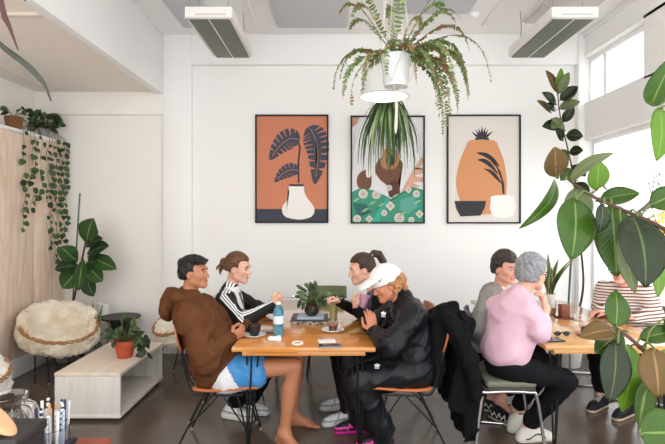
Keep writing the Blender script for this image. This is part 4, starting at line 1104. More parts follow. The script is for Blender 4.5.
hair(root, J, M('hair_grey', (118,118,122), .5, var=(45, (168,168,172), .25), bump=(160, .5), stretch=(1,1,2)), greyhair, .007, .016, 15, (.2, .3, 1))
fd = garment(J); torso(fd, J, .016, .07, -.085); drape(fd, J, .092)
fd.chain([J['sh'][0], J['el'][0], J['el'][0]*.65+J['wr'][0]*.35], [.058, .060, .052], .03)
fd.chain([J['sh'][1], J['el'][1], J['wr'][1]], [.060, .060, .042], .03); nk = np.array(J['neck'])
fd.cone(nk+V(0,0,-.005), nk+V(.01,.005,.022), .066, .060, .02); fd.folds(.011, .075, 51, (.5,.3,-.75))
e0 = np.array(J['el'][0])
fobj('sweatshirt', fd, [M('pink_jersey', (226,186,200), .85, spec=.2, var=(4, (220,178,194), .3))], root)
fd = Field(e0-.2, e0+.2, .006); a, b = e0, np.array(J['wr'][0]); fd.cone(a*.75+b*.25, a*.45+b*.55, .058, .046, .02)
fobj('cuff', fd, M('pale_grey_jersey', (206,204,208), .85), root)
c = J['head']; R = J['HR']; s = J['hs']; P = lambda a, b, d=0.0: hp(c, R, a, b, d, s); m = MB()
for e in (1, -1):
    m.tube([P(.0, .006, .083*e), P(.05, .004, .078*e), P(.098, .002, .066*e)], .0030, 6)
    m.tube([P(.102-.006*(abs(math.sin(a))), .0+.019*math.sin(a), e*(.034+.027*math.cos(a))) for a in np.linspace(0, 6.283, 21)[:-1]], .003, 6, closed=True)
m.tube([P(.103, .002, -.008), P(.103, .002, .008)], .003, 6); obj('glasses', m, M('black_plastic', (16,16,18), .3), root)
trousers(root, J, M('black_denim', (17,18,22), .85, spec=.2), .006, (.085,.064,.05), seed=9, hem=.05)
for i in (0, 1): shoe(root, J['an'][i], J['toe'][i], [M('white_canvas', (222,216,206), .75), M('offwhite_sole', (216,208,194), .7), M('black_print')], stripe='wave')

# ---- woman in the grey cardigan beyond
hd = nrm(V(.95, -.30, 0)); rt = np.cross(hd, V(0,0,1)); ctr = V(1.275, 3.95, .965)
J = dict(head=W(505.5, 268.5, 3.92), HR=rows((.45, -.89, -.10), (.08,-.04,1)), hs=1.03, neck=W(499, 294, 3.95), w=.98,
    sh=[ctr+rt*.18, ctr-rt*.18], el=[W(483, 331, 3.74), V(1.36, 4.24, .80)], wr=[V(1.40, 3.68, .80), V(1.55, 4.1, .80)],
    hip=[V(1.16, 3.83, .54), V(1.20, 4.02, .54)], kn=[V(1.55, 3.78, .54), V(1.58, 3.98, .54)],
    an=[W(498, 400, 3.86), W(488, 398, 4.05)], toe=[W(515, 424, 3.72), W(506, 410, 3.95)])
J['hands'] = [dict(w=J['wr'][0], d=(.95, .2, 0), pn=(0, 0, -1), td=(.2, .9, .2), curl=.4, s=.92)]
root = thing('person', 'woman with short dark hair in a grey cardigan, beyond the person in pink', 'person', (1.18, 3.92, 0), 'people at the two tables')
body(root, J, *SK('pink', (226,168,146), (208,140,128), (84,64,54)))
hair(root, J, M('hair_darkbrown', (46,36,32), .5, var=(40, (66,52,46), .2), bump=(160, .5)), lambda fd, P, R, s: cap_hair(fd, P, R, s, .016, .018, .062, .028, -.05, .034), .006, .016, 17, (.2, 1, .3))
fd = garment(J); torso(fd, J, .032, .08); drape(fd, J)
for i in (0, 1): fd.chain([J['sh'][i], J['el'][i], J['wr'][i]], [.080, .072, .045], .06)
fd.folds(.013, .08, 61, (.8,.5,-.3)); nk = np.array(J['neck'])
def card(C):
    q = C-nk; fw = q@hd; sd = q@rt; m = np.zeros(len(C), int); m[(fw > .02) & (np.abs(sd) < .075+.10*(q[:, 2]+.05)) & (q[:, 2] > -.42)] = 1; return m
fobj('cardigan', fd, [M('grey_wool', (168,164,158), .9, spec=.15, var=(25, (148,144,138), .3), bump=(140, .4)), M('white_cotton', (226,222,216), .8)], root, card)
trousers(root, J, M('black_cloth'), .014, seed=12, hem=.13)
for i in (0, 1): shoe(root, J['an'][i], J['toe'][i], [M('black_canvas', (24,25,30), .8), M('offwhite_sole'), M('white_print')], stripe='zig')

# ---- person in the striped top behind the big leaves
hd = nrm(V(-.85, -.5, 0)); rt = np.cross(hd, V(0,0,1)); ctr = V(2.47, 4.15, .965)
J = dict(head=W(622, 269, 4.1), HR=rows((-.80, -.60, -.1)), hs=1.03, neck=W(627, 293, 4.13), w=.98,
    sh=[ctr+rt*.185, ctr-rt*.185], el=[V(2.36, 4.34, .80), V(2.56, 3.92, .80)], wr=[V(2.27, 4.16, .80), V(2.40, 3.90, .80)],
    hip=[V(2.62, 4.28, .54), V(2.66, 4.09, .54)], kn=[V(2.22, 4.16, .54), V(2.26, 3.96, .54)],
    an=[W(601, 398, 4.12), W(628, 407, 3.95)], toe=[W(588, 405, 3.98), W(615, 412, 3.84)])
J['hands'] = [dict(w=J['wr'][0], d=(-.9, -.3, 0), pn=(0, 0, -1), td=(-.2, -.9, .1), curl=.3, s=.92), dict(w=J['wr'][1], d=(-.9, .2, 0), pn=(0, 0, -1), td=(.1, .9, .1), curl=.3, s=.92)]
root = thing('person', 'person in a brown and white striped top, partly hidden by the large leaves', 'person', (2.64, 4.18, 0), 'people at the two tables')
body(root, J, *SK('pink', (226,168,146), (208,140,128), (84,64,54)))
hair(root, J, M('hair_brown'), lambda fd, P, R, s: cap_hair(fd, P, R, s, .018, .012, .058, .026, -.12, .028), .004, .016, 19, (.1, 1, .2))
c = J['head']; R = J['HR']; s = J['hs']; P = lambda a, b, d=0.0: hp(c, R, a, b, d, s); m = MB()
for e in (1, -1):
    m.tube([P(.0, .006, .080*e), P(.098, .002, .066*e)], .0028, 6)
    m.tube([P(.100, .0+.019*math.sin(a), e*(.034+.026*math.cos(a))) for a in np.linspace(0, 6.283, 21)[:-1]], .0035, 6, closed=True)
m.tube([P(.103, .002, -.008), P(.103, .002, .008)], .003, 6); obj('glasses', m, M('black_plastic'), root)
fd = garment(J); torso(fd, J, .030, .07)
for i in (0, 1): fd.chain([J['sh'][i], J['el'][i], J['wr'][i]], [.072, .062, .042], .05)
fd.folds(.008, .08, 71, (.3,.3,-.9))
sm = M('striped_cotton', (232,226,220), .85); nt = sm.node_tree
a = nt.nodes.new('ShaderNodeAttribute'); a.attribute_name = 'stripe'; r = nt.nodes.new('ShaderNodeValToRGB'); r.color_ramp.interpolation = 'CONSTANT'
r.color_ramp.elements[0].color = lin((234,228,222)); r.color_ramp.elements[1].position = .58; r.color_ramp.elements[1].color = lin((126,74,56))
fr = nt.nodes.new('ShaderNodeMath'); fr.operation = 'FRACT'; nt.links.new(a.outputs['Fac'], fr.inputs[0]); nt.links.new(fr.outputs[0], r.inputs['Fac']); nt.links.new(r.outputs['Color'], nt.nodes['Principled BSDF'].inputs['Base Color'])
fobj('striped_top', fd, sm, root, None, {'stripe': lambda X: (X[:, 2]+.02*np.sin(X[:, 0]*9))/.025})
trousers(root, J, M('black_cloth'), .014, seed=14, hem=.10)
for i in (0, 1): shoe(root, J['an'][i], J['toe'][i], [M('black_canvas'), M('cream_sole', (214,190,164), .7), M('white_print')], stripe='lace')
# ------------------------------------------------------------------ plants
def leaf_mat(name, top, mid, rough=.35, veins=.0, mw=.05):
    m = M(name, top, rough, spec=.35); nt = m.node_tree; b = nt.nodes['Principled BSDF']
    uv = nt.nodes.new('ShaderNodeUVMap'); sp = nt.nodes.new('ShaderNodeSeparateXYZ'); nt.links.new(uv.outputs['UV'], sp.inputs[0])
    s1 = nt.nodes.new('ShaderNodeMath'); s1.operation = 'SUBTRACT'; s1.inputs[1].default_value = .5; nt.links.new(sp.outputs['X'], s1.inputs[0])
    ab = nt.nodes.new('ShaderNodeMath'); ab.operation = 'ABSOLUTE'; nt.links.new(s1.outputs[0], ab.inputs[0])
    r = nt.nodes.new('ShaderNodeValToRGB'); r.color_ramp.elements[0].color = lin(mid); r.color_ramp.elements[0].position = mw*.6
    r.color_ramp.elements[1].color = lin(top); r.color_ramp.elements[1].position = mw
    nt.links.new(ab.outputs[0], r.inputs['Fac'])
    n = nt.nodes.new('ShaderNodeTexNoise'); n.inputs['Scale'].default_value = 9; tc = nt.nodes.new('ShaderNodeTexCoord'); nt.links.new(tc.outputs['Object'], n.inputs['Vector'])
    rm = nt.nodes.new('ShaderNodeMapRange'); rm.inputs['To Min'].default_value = .72; rm.inputs['To Max'].default_value = 1.25; nt.links.new(n.outputs['Fac'], rm.inputs['Value'])
    mx = nt.nodes.new('ShaderNodeMix'); mx.data_type = 'RGBA'; mx.blend_type = 'MULTIPLY'; mx.inputs['Factor'].default_value = 1
    cb = nt.nodes.new('ShaderNodeCombineColor')
    for k in range(3): nt.links.new(rm.outputs['Result'], cb.inputs[k])
    nt.links.new(r.outputs['Color'], mx.inputs['A']); nt.links.new(cb.outputs[0], mx.inputs['B']); nt.links.new(mx.outputs['Result'], b.inputs['Base Color'])
    if veins:
        mu = nt.nodes.new('ShaderNodeMath'); mu.operation = 'MULTIPLY_ADD'; mu.inputs[1].default_value = -.55; nt.links.new(ab.outputs[0], mu.inputs[0]); nt.links.new(sp.outputs['Y'], mu.inputs[2])
        sn = nt.nodes.new('ShaderNodeMath'); sn.operation = 'MULTIPLY'; sn.inputs[1].default_value = 90; nt.links.new(mu.outputs[0], sn.inputs[0])
        si = nt.nodes.new('ShaderNodeMath'); si.operation = 'SINE'; nt.links.new(sn.outputs[0], si.inputs[0])
        bp = nt.nodes.new('ShaderNodeBump'); bp.inputs['Strength'].default_value = veins; bp.inputs['Distance'].default_value = .004; nt.links.new(si.outputs[0], bp.inputs['Height']); nt.links.new(bp.outputs['Normal'], b.inputs['Normal'])
    return m
def leaf(m, base, tip, width, nrmv, curl=.12, fold=.15, pw=.8, nu=12, nv=4, wave=0.0, mat=0, tipw=.0):
    base = np.array(base, float); tip = np.array(tip, float); d = tip-base; L = np.linalg.norm(d); d = d/L
    n = np.array(nrmv, float); n = nrm(n-d*np.dot(n, d)); lat = np.cross(d, n); vs = []; uv = []; fs = []
    for i in range(nu+1):
        t = i/nu; w = width/2*max(.02, math.sin(math.pi*min(1, (t*.985+.008)**pw))**.75)
        for j in range(2*nv+1):
            u = j/nv-1
            vs.append(base+d*L*t+lat*u*w+n*(-curl*L*(t-.5)**2*4*.5+curl*L*.5*.0+fold*abs(u)*w+wave*w*math.sin(t*14+u*2)*abs(u)))
            uv.append((u*.5+.5, t))
    q = 2*nv+1
    for i in range(nu):
        for j in range(2*nv): fs.append((i*q+j, i*q+j+1, (i+1)*q+j+1, (i+1)*q+j))
    m.add(vs, fs, mat, uv); return m
GL = leaf_mat('rubber_leaf_green', (52,80,20), (104,130,62), .28, .07, .03)
GLB = leaf_mat('rubber_leaf_bright', (88,126,32), (124,152,66), .3, .06, .03)
GLD = leaf_mat('rubber_leaf_dark', (30,42,18), (78,92,44), .26, .08, .03)
UB = leaf_mat('rubber_leaf_underside', (92,70,34), (136,102,62), .5, .03, .04)
UG = leaf_mat('rubber_leaf_pale_underside', (104,116,78), (130,140,96), .5, .08, .04)
stemm = M('rubber_stem', (92,58,44), .6, var=(20, (70,48,38), .3)); soil = M('potting_soil', (50,38,30), .95, bump=(60, .8))
def pot(t, c, r0, r1, h, mat, name='pot', thick=.008, rim=0.0, rimh=0.0):
    prof = [(0,0),(r0,0),(r1,h-rimh)]
    if rim: prof += [(r1+rim,h-rimh),(r1+rim,h)]
    else: prof += [(r1,h)]
    prof += [(r1-thick,h),(r1-thick-.004,h*.86),(0,h*.86)]
    o = obj(name, MB().lathe(prof, c, 32), mat, t)
    obj('soil', MB().lathe([(0,h*.87),(r1-thick-.003,h*.87),(r1-thick-.003,h*.88),(0,h*.90)], c, 24), soil, t)
    return o
# big rubber plant in the right foreground
YB = 1.9; c = V(1.72, 1.95, 0)
t = thing('rubber_plant', 'large rubber plant with broad glossy leaves leaning in from the right foreground', 'plant', c)
pot(t, c, .15, .19, .34, M('grey_planter', (150,150,148), .7))
S = lambda *q: [W(*a) for a in q]
ST = spline([c+V(0,0,.28), c+V(-.02,-.02,.8), W(712, 300, 1.92), W(708, 215, 1.95), W(704, 130, 1.95), W(700, 50, 2.0)], 30)
obj('stem', MB().tube(ST, [.018-.0003*i for i in range(31)], 10), stemm, t)
B1 = spline(S((690,245,1.94),(664,229,1.92),(640,217,1.90),(600,200,1.93),(574,184,2.0),(556,166,2.05)), 24)
obj('branch', MB().tube(B1, [.011-.0003*i for i in range(25)], 8), stemm, t)
B2 = spline([W(712,430,1.85), W(680,388,1.80), W(658,366,1.78), W(638,345,1.78), W(615,327,1.8)], 24)
obj('branch', MB().tube(B2, [.011-.0002*i for i in range(25)], 8), stemm, t)
# px base, px tip, depth at base/tip, width in px, facing (towards the viewer = -Y), curl, material
LV = [((577,197),(574,259),1.92,1.86,42,(.1,-1,.25),.15,GL), ((637,213),(650,285),1.86,1.74,52,(.05,-1,.45),.2,GLD),
 ((612,203),(617,276),1.98,1.92,37,(-.5,-1,.1),.18,GL), ((566,178),(530,228),2.0,1.93,15,(.6,-.9,.35),.45,GL), ((556,177),(555,147),2.1,2.06,27,(.1,-1,.1),.05,UB),
 ((566,179),(611,150),2.02,1.9,19,(-.2,-.75,.8),.2,UG), ((597,190),(599,160),2.05,2.02,25,(.15,-1,.1),.1,GLB), ((604,204),(600,233),1.86,1.84,22,(.5,-1,.2),.1,GLD),
 ((600,199),(640,192),2.05,2.0,20,(0,-1,.5),.15,GL), ((668,68),(645,118),1.9,1.78,24,(-.35,-1,.25),-.4,GL), ((663,106),(660,160),1.9,1.86,28,(.2,-1,.2),.15,GLB),
 ((617,327),(617,290),1.8,1.84,27,(.1,-1,.3),.12,GL), ((616,328),(582,335),1.8,1.74,23,(.1,-.75,.8),.15,UB), ((622,331),(596,352),1.84,1.8,27,(.1,-1,.6),.12,GL),
 ((618,340),(612,403),1.76,1.70,31,(-.1,-1,.2),.2,GLD), ((632,345),(626,413),1.9,1.86,38,(.25,-1,.1),.15,GLB), ((654,348),(660,398),1.72,1.68,36,(-.2,-1,.3),.2,UB),
 ((640,338),(680,330),1.86,1.84,20,(0,-1,.9),.1,GL), ((640,433),(690,432),1.62,1.6,46,(0,-1,.3),.1,GL), ((622,232),(634,293),1.84,1.80,20,(-.9,-.8,.1),.1,UG),
 ((655,250),(660,297),1.95,1.9,24,(.4,-1,.1),.1,GLB), ((650,205),(685,190),1.9,1.85,26,(0,-1,.6),.1,GL), ((575,188),(583,225),2.12,2.08,26,(-.4,-1,.1),.1,UG), ((648,380),(640,425),1.86,1.84,28,(.3,-1,.1),.1,GL),
 ((606,325),(640,300),1.95,1.95,0,(0,-1,0),.1,GL), ((660,352),(690,372),1.8,1.75,30,(0,-1,.4),.1,GLB), ((665,318),(700,340),1.86,1.8,30,(0,-1,.6),.1,GL)]
for b0, t0, y0, y1, w, n, cu, mt in LV:
    if not w: continue
    m = MB(); bp, tp = W(*b0, y0), W(*t0, y1); leaf(m, bp, tp, w*(y0+y1)/2/F, n, cu, .10, .85)
    near = min(B1+B2+ST, key=lambda q: np.linalg.norm(q-bp)); gap = np.linalg.norm(near-bp)
    m.tube(spline([near, (near+bp)/2-nrm(tp-bp)*min(.02, gap*.3), bp, bp+(tp-bp)*.05], 9), .0030, 6, 1)
    solid(obj('leaf', m, [mt, M('petiole_green', (96,112,58), .5)], t), .0016)
# tall rubber plant in the back corner
c = V(2.52, 5.30, 0); t = thing('rubber_plant', 'tall rubber plant tied to a stake in the back corner by the window', 'plant', c)
pot(t, c, .13, .17, .3, M('white_planter', (224,222,218), .5))
Yc = 5.25
obj('stem', MB().tube(spline([c+V(.03,0,.26), W(583,290,5.25), W(580,240,Yc), W(576,190,Yc), W(568,150,5.2), W(560,115,5.2), W(557,85,5.2)], 30), [.014-.0003*i for i in range(31)], 8), stemm, t)
obj('stake', MB().tube([c+V(-.0,.02,.2), W(576,170,5.3)], .011, 8), M('green_stake', (64,104,84), .5), t)
for b0, t0, w, n, mt in [((558,92),(547,70),9,(.3,-1,.1),UB),((558,94),(569,72),9,(-.3,-1,.2),UG),((560,100),(578,86),11,(0,-1,.4),GLD),((557,104),(543,92),10,(0,-1,.4),GLD),((559,108),(580,101),11,(0,-1,.6),UG),((556,110),(546,104),8,(.2,-1,.3),GLD),
  ((552,112),(538,100),8,(0,-1,.5),UB),((560,125),(543,126),11,(.1,-1,.3),GLD),((563,122),(574,107),9,(-.2,-1,.3),GLD),((561,118),(552,128),10,(.2,-1,.5),UG),((566,135),(583,136),12,(-.1,-1,.2),GLD),((564,140),(556,128),10,(.2,-1,.2),GLD),
  ((568,150),(558,163),12,(.2,-1,.3),GL),((569,152),(583,150),11,(0,-1,.5),GLD),((572,165),(586,176),11,(0,-1,.3),GLD),((571,168),(561,180),11,(0,-1,.4),GL),((557,88),(562,68),8,(.3,-1,0),GLB),((566,130),(552,118),9,(.1,-1,.4),UG),((575,183),(590,192),11,(0,-1,.4),GLD)]:
    m = MB(); bp, tp = W(*b0, 5.2), W(*t0, 5.12); leaf(m, bp, tp, w*1.15*5.15/F, n, .12, .15, .9, 8, 3); m.tube([bp+V(0,.03,-.01), bp], .003, 5); solid(obj('leaf', m, mt, t), .0016)
# fiddle leaf fig
c = V(-2.98, 5.46, 0); t = thing('fiddle_leaf_fig', 'fiddle leaf fig on a green stake between the plywood wall and the lamp', 'plant', c)
pot(t, c, .10, .13, .24, M('grey_planter'))
obj('stem', MB().tube(spline([c+V(0,0,.2), W(74,300,5.45), W(80,270,5.42), W(86,240,5.42)], 16), .010, 8), M('dark_stem', (58,44,36), .7), t)
obj('stake', MB().tube([c+V(.04,0,.2), W(80,193,5.46)], .009, 8), M('green_stake'), t)
FG = leaf_mat('fig_leaf', (48,82,36), (120,140,80), .4, .5, .04); FD = leaf_mat('fig_leaf_dark', (34,60,32), (100,120,70), .4, .5, .04)
for b0, t0, w, n, mt in [((85,245),(92,219),20,(.1,-1,.3),FG),((78,262),(61,247),16,(.1,-1,.5),FG),((85,253),(107,245),15,(0,-1,.6),FD),((86,255),(115,268),15,(-.1,-1,.6),FG),((82,266),(62,288),20,(.2,-1,.3),FG),((85,262),(101,281),18,(-.2,-1,.3),FG),
  ((84,268),(92,296),16,(-.1,-1,.2),FD),((80,265),(55,268),17,(.1,-.9,.9),FD),((84,246),(101,238),12,(0,-1,.6),FD),((86,262),(96,262),14,(0,-1,.3),FD),((83,258),(78,290),12,(.3,-1,.1),FG)]:
    m = MB(); leaf(m, W(*b0, 5.40), W(*t0, 5.28), w*5.35/F*1.1, n, .15, .18, 1.25, 10, 4, .10); solid(obj('leaf', m, mt, t), .0016)
# hanging fern
def fern():
    c = W(396, 87, 3.27); t = thing('hanging_fern', 'boston fern in a white pot hanging in a string holder above the nearer table', 'plant', c)
    h = .205
    pot(t, c, .078, .106, h, M('white_ceramic', (224,226,228), .35))
    r = random.Random(11); m = MB(); cr = c+V(0,0,h*.9); st = MB()
    def frond(d, L, rise, droop, w=.034, col=0):
        a = V(math.cos(d), math.sin(d), 0); n = int(L*74)+8
        P = []
        for i in range(n+1):
            s = i/n; P.append(cr+a*(L*.34*math.sin(min(1, s*1.15)*1.57)+L*.60*s*(1-.35*s*droop))+V(.006*math.sin(s*9+d), .006*math.cos(s*7+d), rise*math.sin(s*2.1)-droop*L*.62*s**2.3))
        st.tube(P, [.0022*(1-.7*i/n) for i in range(n+1)], 4, 0)
        roll = r.gauss(0, .5)
        for i in range(2, n):
            T = nrm(P[i+1]-P[i]); lat = nrm(np.cross(T, V(0,0,1))+V(0,0,.001)); nn = np.cross(lat, T); lat = nrm(lat*math.cos(roll)+nn*math.sin(roll)); s = i/n; lw = w*(math.sin(math.pi*min(1, .10+s*.86))**.55)*r.uniform(.75,1.15)
            if r.random() < .05: continue
            for e in (-1, 1):
                q = lat*e+T*.30+V(0,0,-.22+r.gauss(0,.18))+V(r.gauss(0,.12), r.gauss(0,.12), 0); q = nrm(q)*lw; b = P[i]; k = .0068+.002*(1-s)
                mm = 1 if (r.random() < (.40 if col else .06)) else (2 if r.random() < .3 else 0)
                m.add([b-T*k*.7, b+q*.45-T*k, b+q, b+q*.5+T*k, b+T*k*.7], [(0,1,2,3,4)], mm)
    specs = [(0.0,.66,.16,.95),(.25,.70,.20,.85),(-.3,.64,.13,1.05),(.6,.6,.24,.6),(-.7,.6,.15,1.15),(1.2,.5,.3,.4),(-1.3,.45,.12,1.25),(2.7,.52,.18,.75),(3.14,.56,.14,.95),(-2.4,.45,.08,1.2),(-1.9,.42,.14,1.2),(.1,.55,.08,1.3),(3.3,.45,.04,1.3),(-.1,.80,.26,.8),(2.4,.45,.38,.15),(1.0,.48,.42,.1),(1.6,.42,.5,.0),(-1.57,.40,.48,.05),(2.9,.42,.42,.1),(.35,.5,.38,.05),(-.5,.48,.30,.25),(.8,.62,.22,.8),(-1.0,.55,.07,1.3),(.45,.6,.04,1.4),
      (2.2,.5,.5,.0),(.0,.45,.5,.0),(-2.7,.42,.45,.05),(.15,.62,.10,1.15),(-.45,.66,.18,1.1),(2.95,.5,.10,1.1),(-.2,.58,.28,.6),(.5,.46,.45,.0),(-.15,.52,.02,1.5),(-.6,.48,.02,1.5),(3.4,.36,.02,1.4)]
    for k, (d, L, ri, dr) in enumerate(specs): frond(d, L, ri, dr, .042, k % 3 == 0)
    o = obj('fronds', m, [M('fern_green', (92,118,62), .6), M('fern_brown', (164,106,68), .8), M('fern_light', (140,164,100), .6)], t); obj('frond_stalks', st, M('fern_stalk', (110,88,56), .7), t)
    k_ = M('cotton_cord', (222,214,198), .9); m = MB(); apex = V(c[0], c[1], ZC)
    for a in (.3, 1.87, 3.44, 5.01):
        d = V(math.cos(a), math.sin(a), 0); e = V(math.cos(a+.78), math.sin(a+.78), 0); e2 = V(math.cos(a-.78), math.sin(a-.78), 0)
        m.tube([apex-V(0,0,.12), c+d*.111+V(0,0,h)], .003, 5)
        for q in (e, e2): m.tube(spline([c+d*.111+V(0,0,h), c+(d+q)*.062+V(0,0,h*.5), c+q*.082+V(0,0,.02), c+V(0,0,-.03)], 8), .003, 5)
    m.tube([apex, apex-V(0,0,.13)], .004, 5); obj('cord_holder', m, k_, t)
    obj('tassel', MB().tube(spline([c+V(0,0,-.025), c+V(.003,0,-.13), c+V(-.002,.002,-.31)], 10), [.008,.010,.012,.011,.010,.010,.010,.010,.010,.011,.004], 8), k_, t)
fern()
# strappy plant hanging behind it
def strappy():
    c = W(389, 104, 4.78); t = thing('hanging_spider_plant', 'strappy leaved plant hanging in front of the middle print', 'plant', c)
    pot(t, c+V(0,0,-.06), .045, .062, .09, M('white_ceramic'))
    r = random.Random(21); m = MB(); cr = c+V(0,0,.02)
    for k in range(60):
        a = r.uniform(0, 6.283); rad = r.uniform(.08, .36); L = r.uniform(.42, .80); up = r.uniform(.0, .10); d = V(math.cos(a), math.sin(a), 0); w = r.uniform(.013, .022); P = []
        for i in range(13):
            s = i/12; P.append(cr+d*rad*(1-(1-s)**2.2)+V(0,0,up*math.sin(min(1, s*2.5)*math.pi)-L*s**1.5)+V(r.gauss(0,.002), r.gauss(0,.002), 0))
        vs = []; lat = nrm(np.cross(d, V(0,0,1))+V(r.gauss(0,.5), r.gauss(0,.5), 0))
        for i, p in enumerate(P):
            ww = w*(1-.93*(i/12)**2.5); vs += [p-lat*ww, p+V(0,0,-.001)+d*.002, p+lat*ww]
        m.add(vs, [q for i in range(12) for q in ((3*i, 3*i+1, 3*i+4, 3*i+3), (3*i+1, 3*i+2, 3*i+5, 3*i+4))], 0 if r.random() < .6 else 1)
    solid(obj('leaves', m, [M('strap_green', (62,88,48), .45), M('strap_pale', (126,150,96), .45)], t), .001)
    m = MB()
    for a in (0, 2.1, 4.2): m.tube([c+V(math.cos(a)*.06, math.sin(a)*.06, .025), V(c[0], c[1], ZC)], .002, 5)
    obj('hanging_cord', m, M('cotton_cord'), t)
strappy()
# ledge plants
def vines(name, label, c, strands, potmat, pr=.075, ph=.13, tops=20, seed=1, cat='plant'):
    t = thing(name, label, cat, c); r = random.Random(seed); pot(t, c, pr*.8, pr, ph, potmat); m = MB(); s = MB(); cr = np.array(c)+V(0,0,ph)
    def lf(p, d, sz):
        n = nrm(V(.9, -.5, .35)+V(r.gauss(0,.35), r.gauss(0,.35), r.gauss(0,.3))); leaf(m, p, p+nrm(d)*sz, sz*.78, n, .15, .15, .62, 5, 2, mat=0 if r.random() < .6 else 1)
    for k in range(tops):
        a = r.uniform(0, 6.28); e = cr+V(math.cos(a)*r.uniform(.02,.13)+.03, math.sin(a)*r.uniform(.02,.18), r.uniform(.0,.10+.0012*tops)); s.tube([cr, e], .002, 4); lf(e, V(math.cos(a), math.sin(a), r.uniform(-.8,.3)), r.uniform(.07,.105))
    for (py, zend) in strands:
        x = XL+.035+r.uniform(0,.02); top = V(x, py, 2.50); n = max(6, int((2.5-zend)/.035)); P = [cr, (cr+top)/2+V(0,0,.04), top]
        for i in range(1, n+1):
            P.append(V(x+.012*math.sin(i*.9+py*7)+.01, py+.018*math.sin(i*.6+py*13), 2.5-(2.5-zend)*i/n))
        s.tube(P, .0022, 5)
        for i in range(3, len(P)-1, 2):
            if r.random() < .88: lf(P[i]+V(.012,0,0), V(r.gauss(.1,.3), r.choice((-1,1))*r.uniform(.3,1), -.9), r.uniform(.05,.088))
    solid(obj('foliage', m, [M('heart_leaf_green', (62,92,46), .4), M('heart_leaf_dark', (36,56,32), .4)], t), .0012); obj('vines', s, M('vine_stem', (96,84,56), .7), t)
zl = 2.485; Yv = lambda px: XL*F/(px-CX)
vines('trailing_philodendron', 'heart leaved vine trailing from a woven brown pot on the plywood ledge', V(XLW+.22, 5.02, zl), [(Yv(19), 1.45), (Yv(26), 1.62), (Yv(31), 2.0), (Yv(36), 1.75)], M('woven_brown_pot', (134,88,54), .8, bump=(120, .8)), .085, .14, 7, 3)
vines('trailing_pothos', 'bushy green vine trailing from the far end of the plywood ledge', V(XLW+.24, 5.50, zl), [(Yv(42), 1.4), (Yv(46), 1.24), (Yv(50), 1.08), (Yv(54), .98), (Yv(58), 1.30), (5.62, 1.6), (5.72, 1.2)], M('grey_planter'), .06, .10, 70, 5)
c = V(XLW+.20, 4.45, zl); t = thing('ledge_plant', 'dark leaved plant on the ledge at the left edge', 'plant', c); pot(t, c, .06, .075, .12, M('white_ceramic')); m = MB(); r_ = random.Random(8)
for k in range(22):
    a = r_.uniform(0, 6.28); d = V(math.cos(a)*.7+.25, math.sin(a), r_.uniform(-.5,1)); b0 = c+V(0,0,.11); leaf(m, b0+d*.03, b0+nrm(d)*r_.uniform(.12,.22), .035, (r_.gauss(.5,.4), -.6, .6), .3, .15, .9, 6, 2)
solid(obj('foliage', m, M('dark_bronze_leaf', (58,44,42), .5), t), .001)
# dark hanging leaves, top left
c = W(-30, -60, 1.62); t = thing('hanging_plant', 'plant with long dark burgundy leaves hanging down at the top left corner', 'plant', c); pot(t, c, .07, .09, .14, M('white_ceramic')); m = MB()
def strap(pts, w, mat):
    P = spline(pts, 16); vs = []
    for i, p in enumerate(P):
        s = i/16; ww = w*math.sin(math.pi*min(1, .10+s*.88))**.8+.0006; d = nrm(P[min(i+1,16)]-P[max(i-1,0)]); lat = nrm(np.cross(d, V(.2,-1,.1))); lat = nrm(lat+V(0,-.5*math.sin(s*5),0)); vs += [p-lat*ww, p+V(0,.004,0), p+lat*ww]
    m.add(vs, [q for i in range(16) for q in ((3*i,3*i+1,3*i+4,3*i+3),(3*i+1,3*i+2,3*i+5,3*i+4))], mat)
top = c+V(0,0,.14)
strap([top, W(-12,-60,1.6), W(2,8,1.58), W(9,26,1.57), W(18,50,1.56)], .0085, 0); strap([W(-22,22,1.62), W(0,44,1.6), W(11,53,1.58), W(30,68,1.56), W(44,84,1.55), W(51,101,1.55)], .0095, 1)
strap([top, W(-24,-30,1.62), W(-22,10,1.62), W(-22,24,1.62)], .006, 1); strap([top, W(-60,-50,1.62), W(-80,10,1.62), W(-84,60,1.62)], .013, 0); strap([top, W(0,-70,1.62), W(20,-40,1.62), W(25,1,1.62)], .012, 0)
solid(obj('leaves', m, [M('burgundy_leaf', (62,26,30), .4, var=(30, (80,44,40), .3)), M('grey_green_leaf', (66,70,58), .4, var=(30, (44,46,40), .3))], t), .0012)
m = MB()
for a in (0, 2.1, 4.2): m.tube([c+V(math.cos(a)*.085, math.sin(a)*.085, .135), V(c[0], c[1], ZC)], .002, 5)
obj('hanging_cord', m, M('cotton_cord'), t)
# terracotta pot on the bench
def bush(t, cr, n, rad, ls, mats, seed, asp=.55, stems=True, bias=(0,0,0), flat=1.0):
    r = random.Random(seed); m = MB(); s = MB()
    for k in range(n):
        d = nrm(V(r.gauss(0,1), r.gauss(0,1), abs(r.gauss(.5,.8)))); e = cr+d*np.array(rad)*r.uniform(.35,1)+np.array(bias)*r.random(); s.tube(spline([cr, (cr+e)/2+V(0,0,.01), e], 4), .0018, 4)
        dd = nrm(d+V(r.gauss(0,.5), r.gauss(0,.5), r.gauss(-.2,.5))); L = ls*r.uniform(.7,1.2); leaf(m, e, e+dd*L, L*asp, (r.gauss(0,.5), -1, r.gauss(.6,.4)), .15, .2, .8, 6, 2, mat=r.choice(range(len(mats))))
    solid(obj('foliage', m, mats, t), .001)
    if stems: obj('stems', s, M('green_stem', (84,92,52), .7), t)
c = W(125, 356, 4.27); c[2] = .38; t = thing('potted_plant', 'leafy green plant in a terracotta pot on the low bench', 'plant', c)
pot(t, c, .062, .088, .15, M('terracotta', (196,92,56), .8, var=(14, (176,80,48), .3)), rim=.007, rimh=.04)
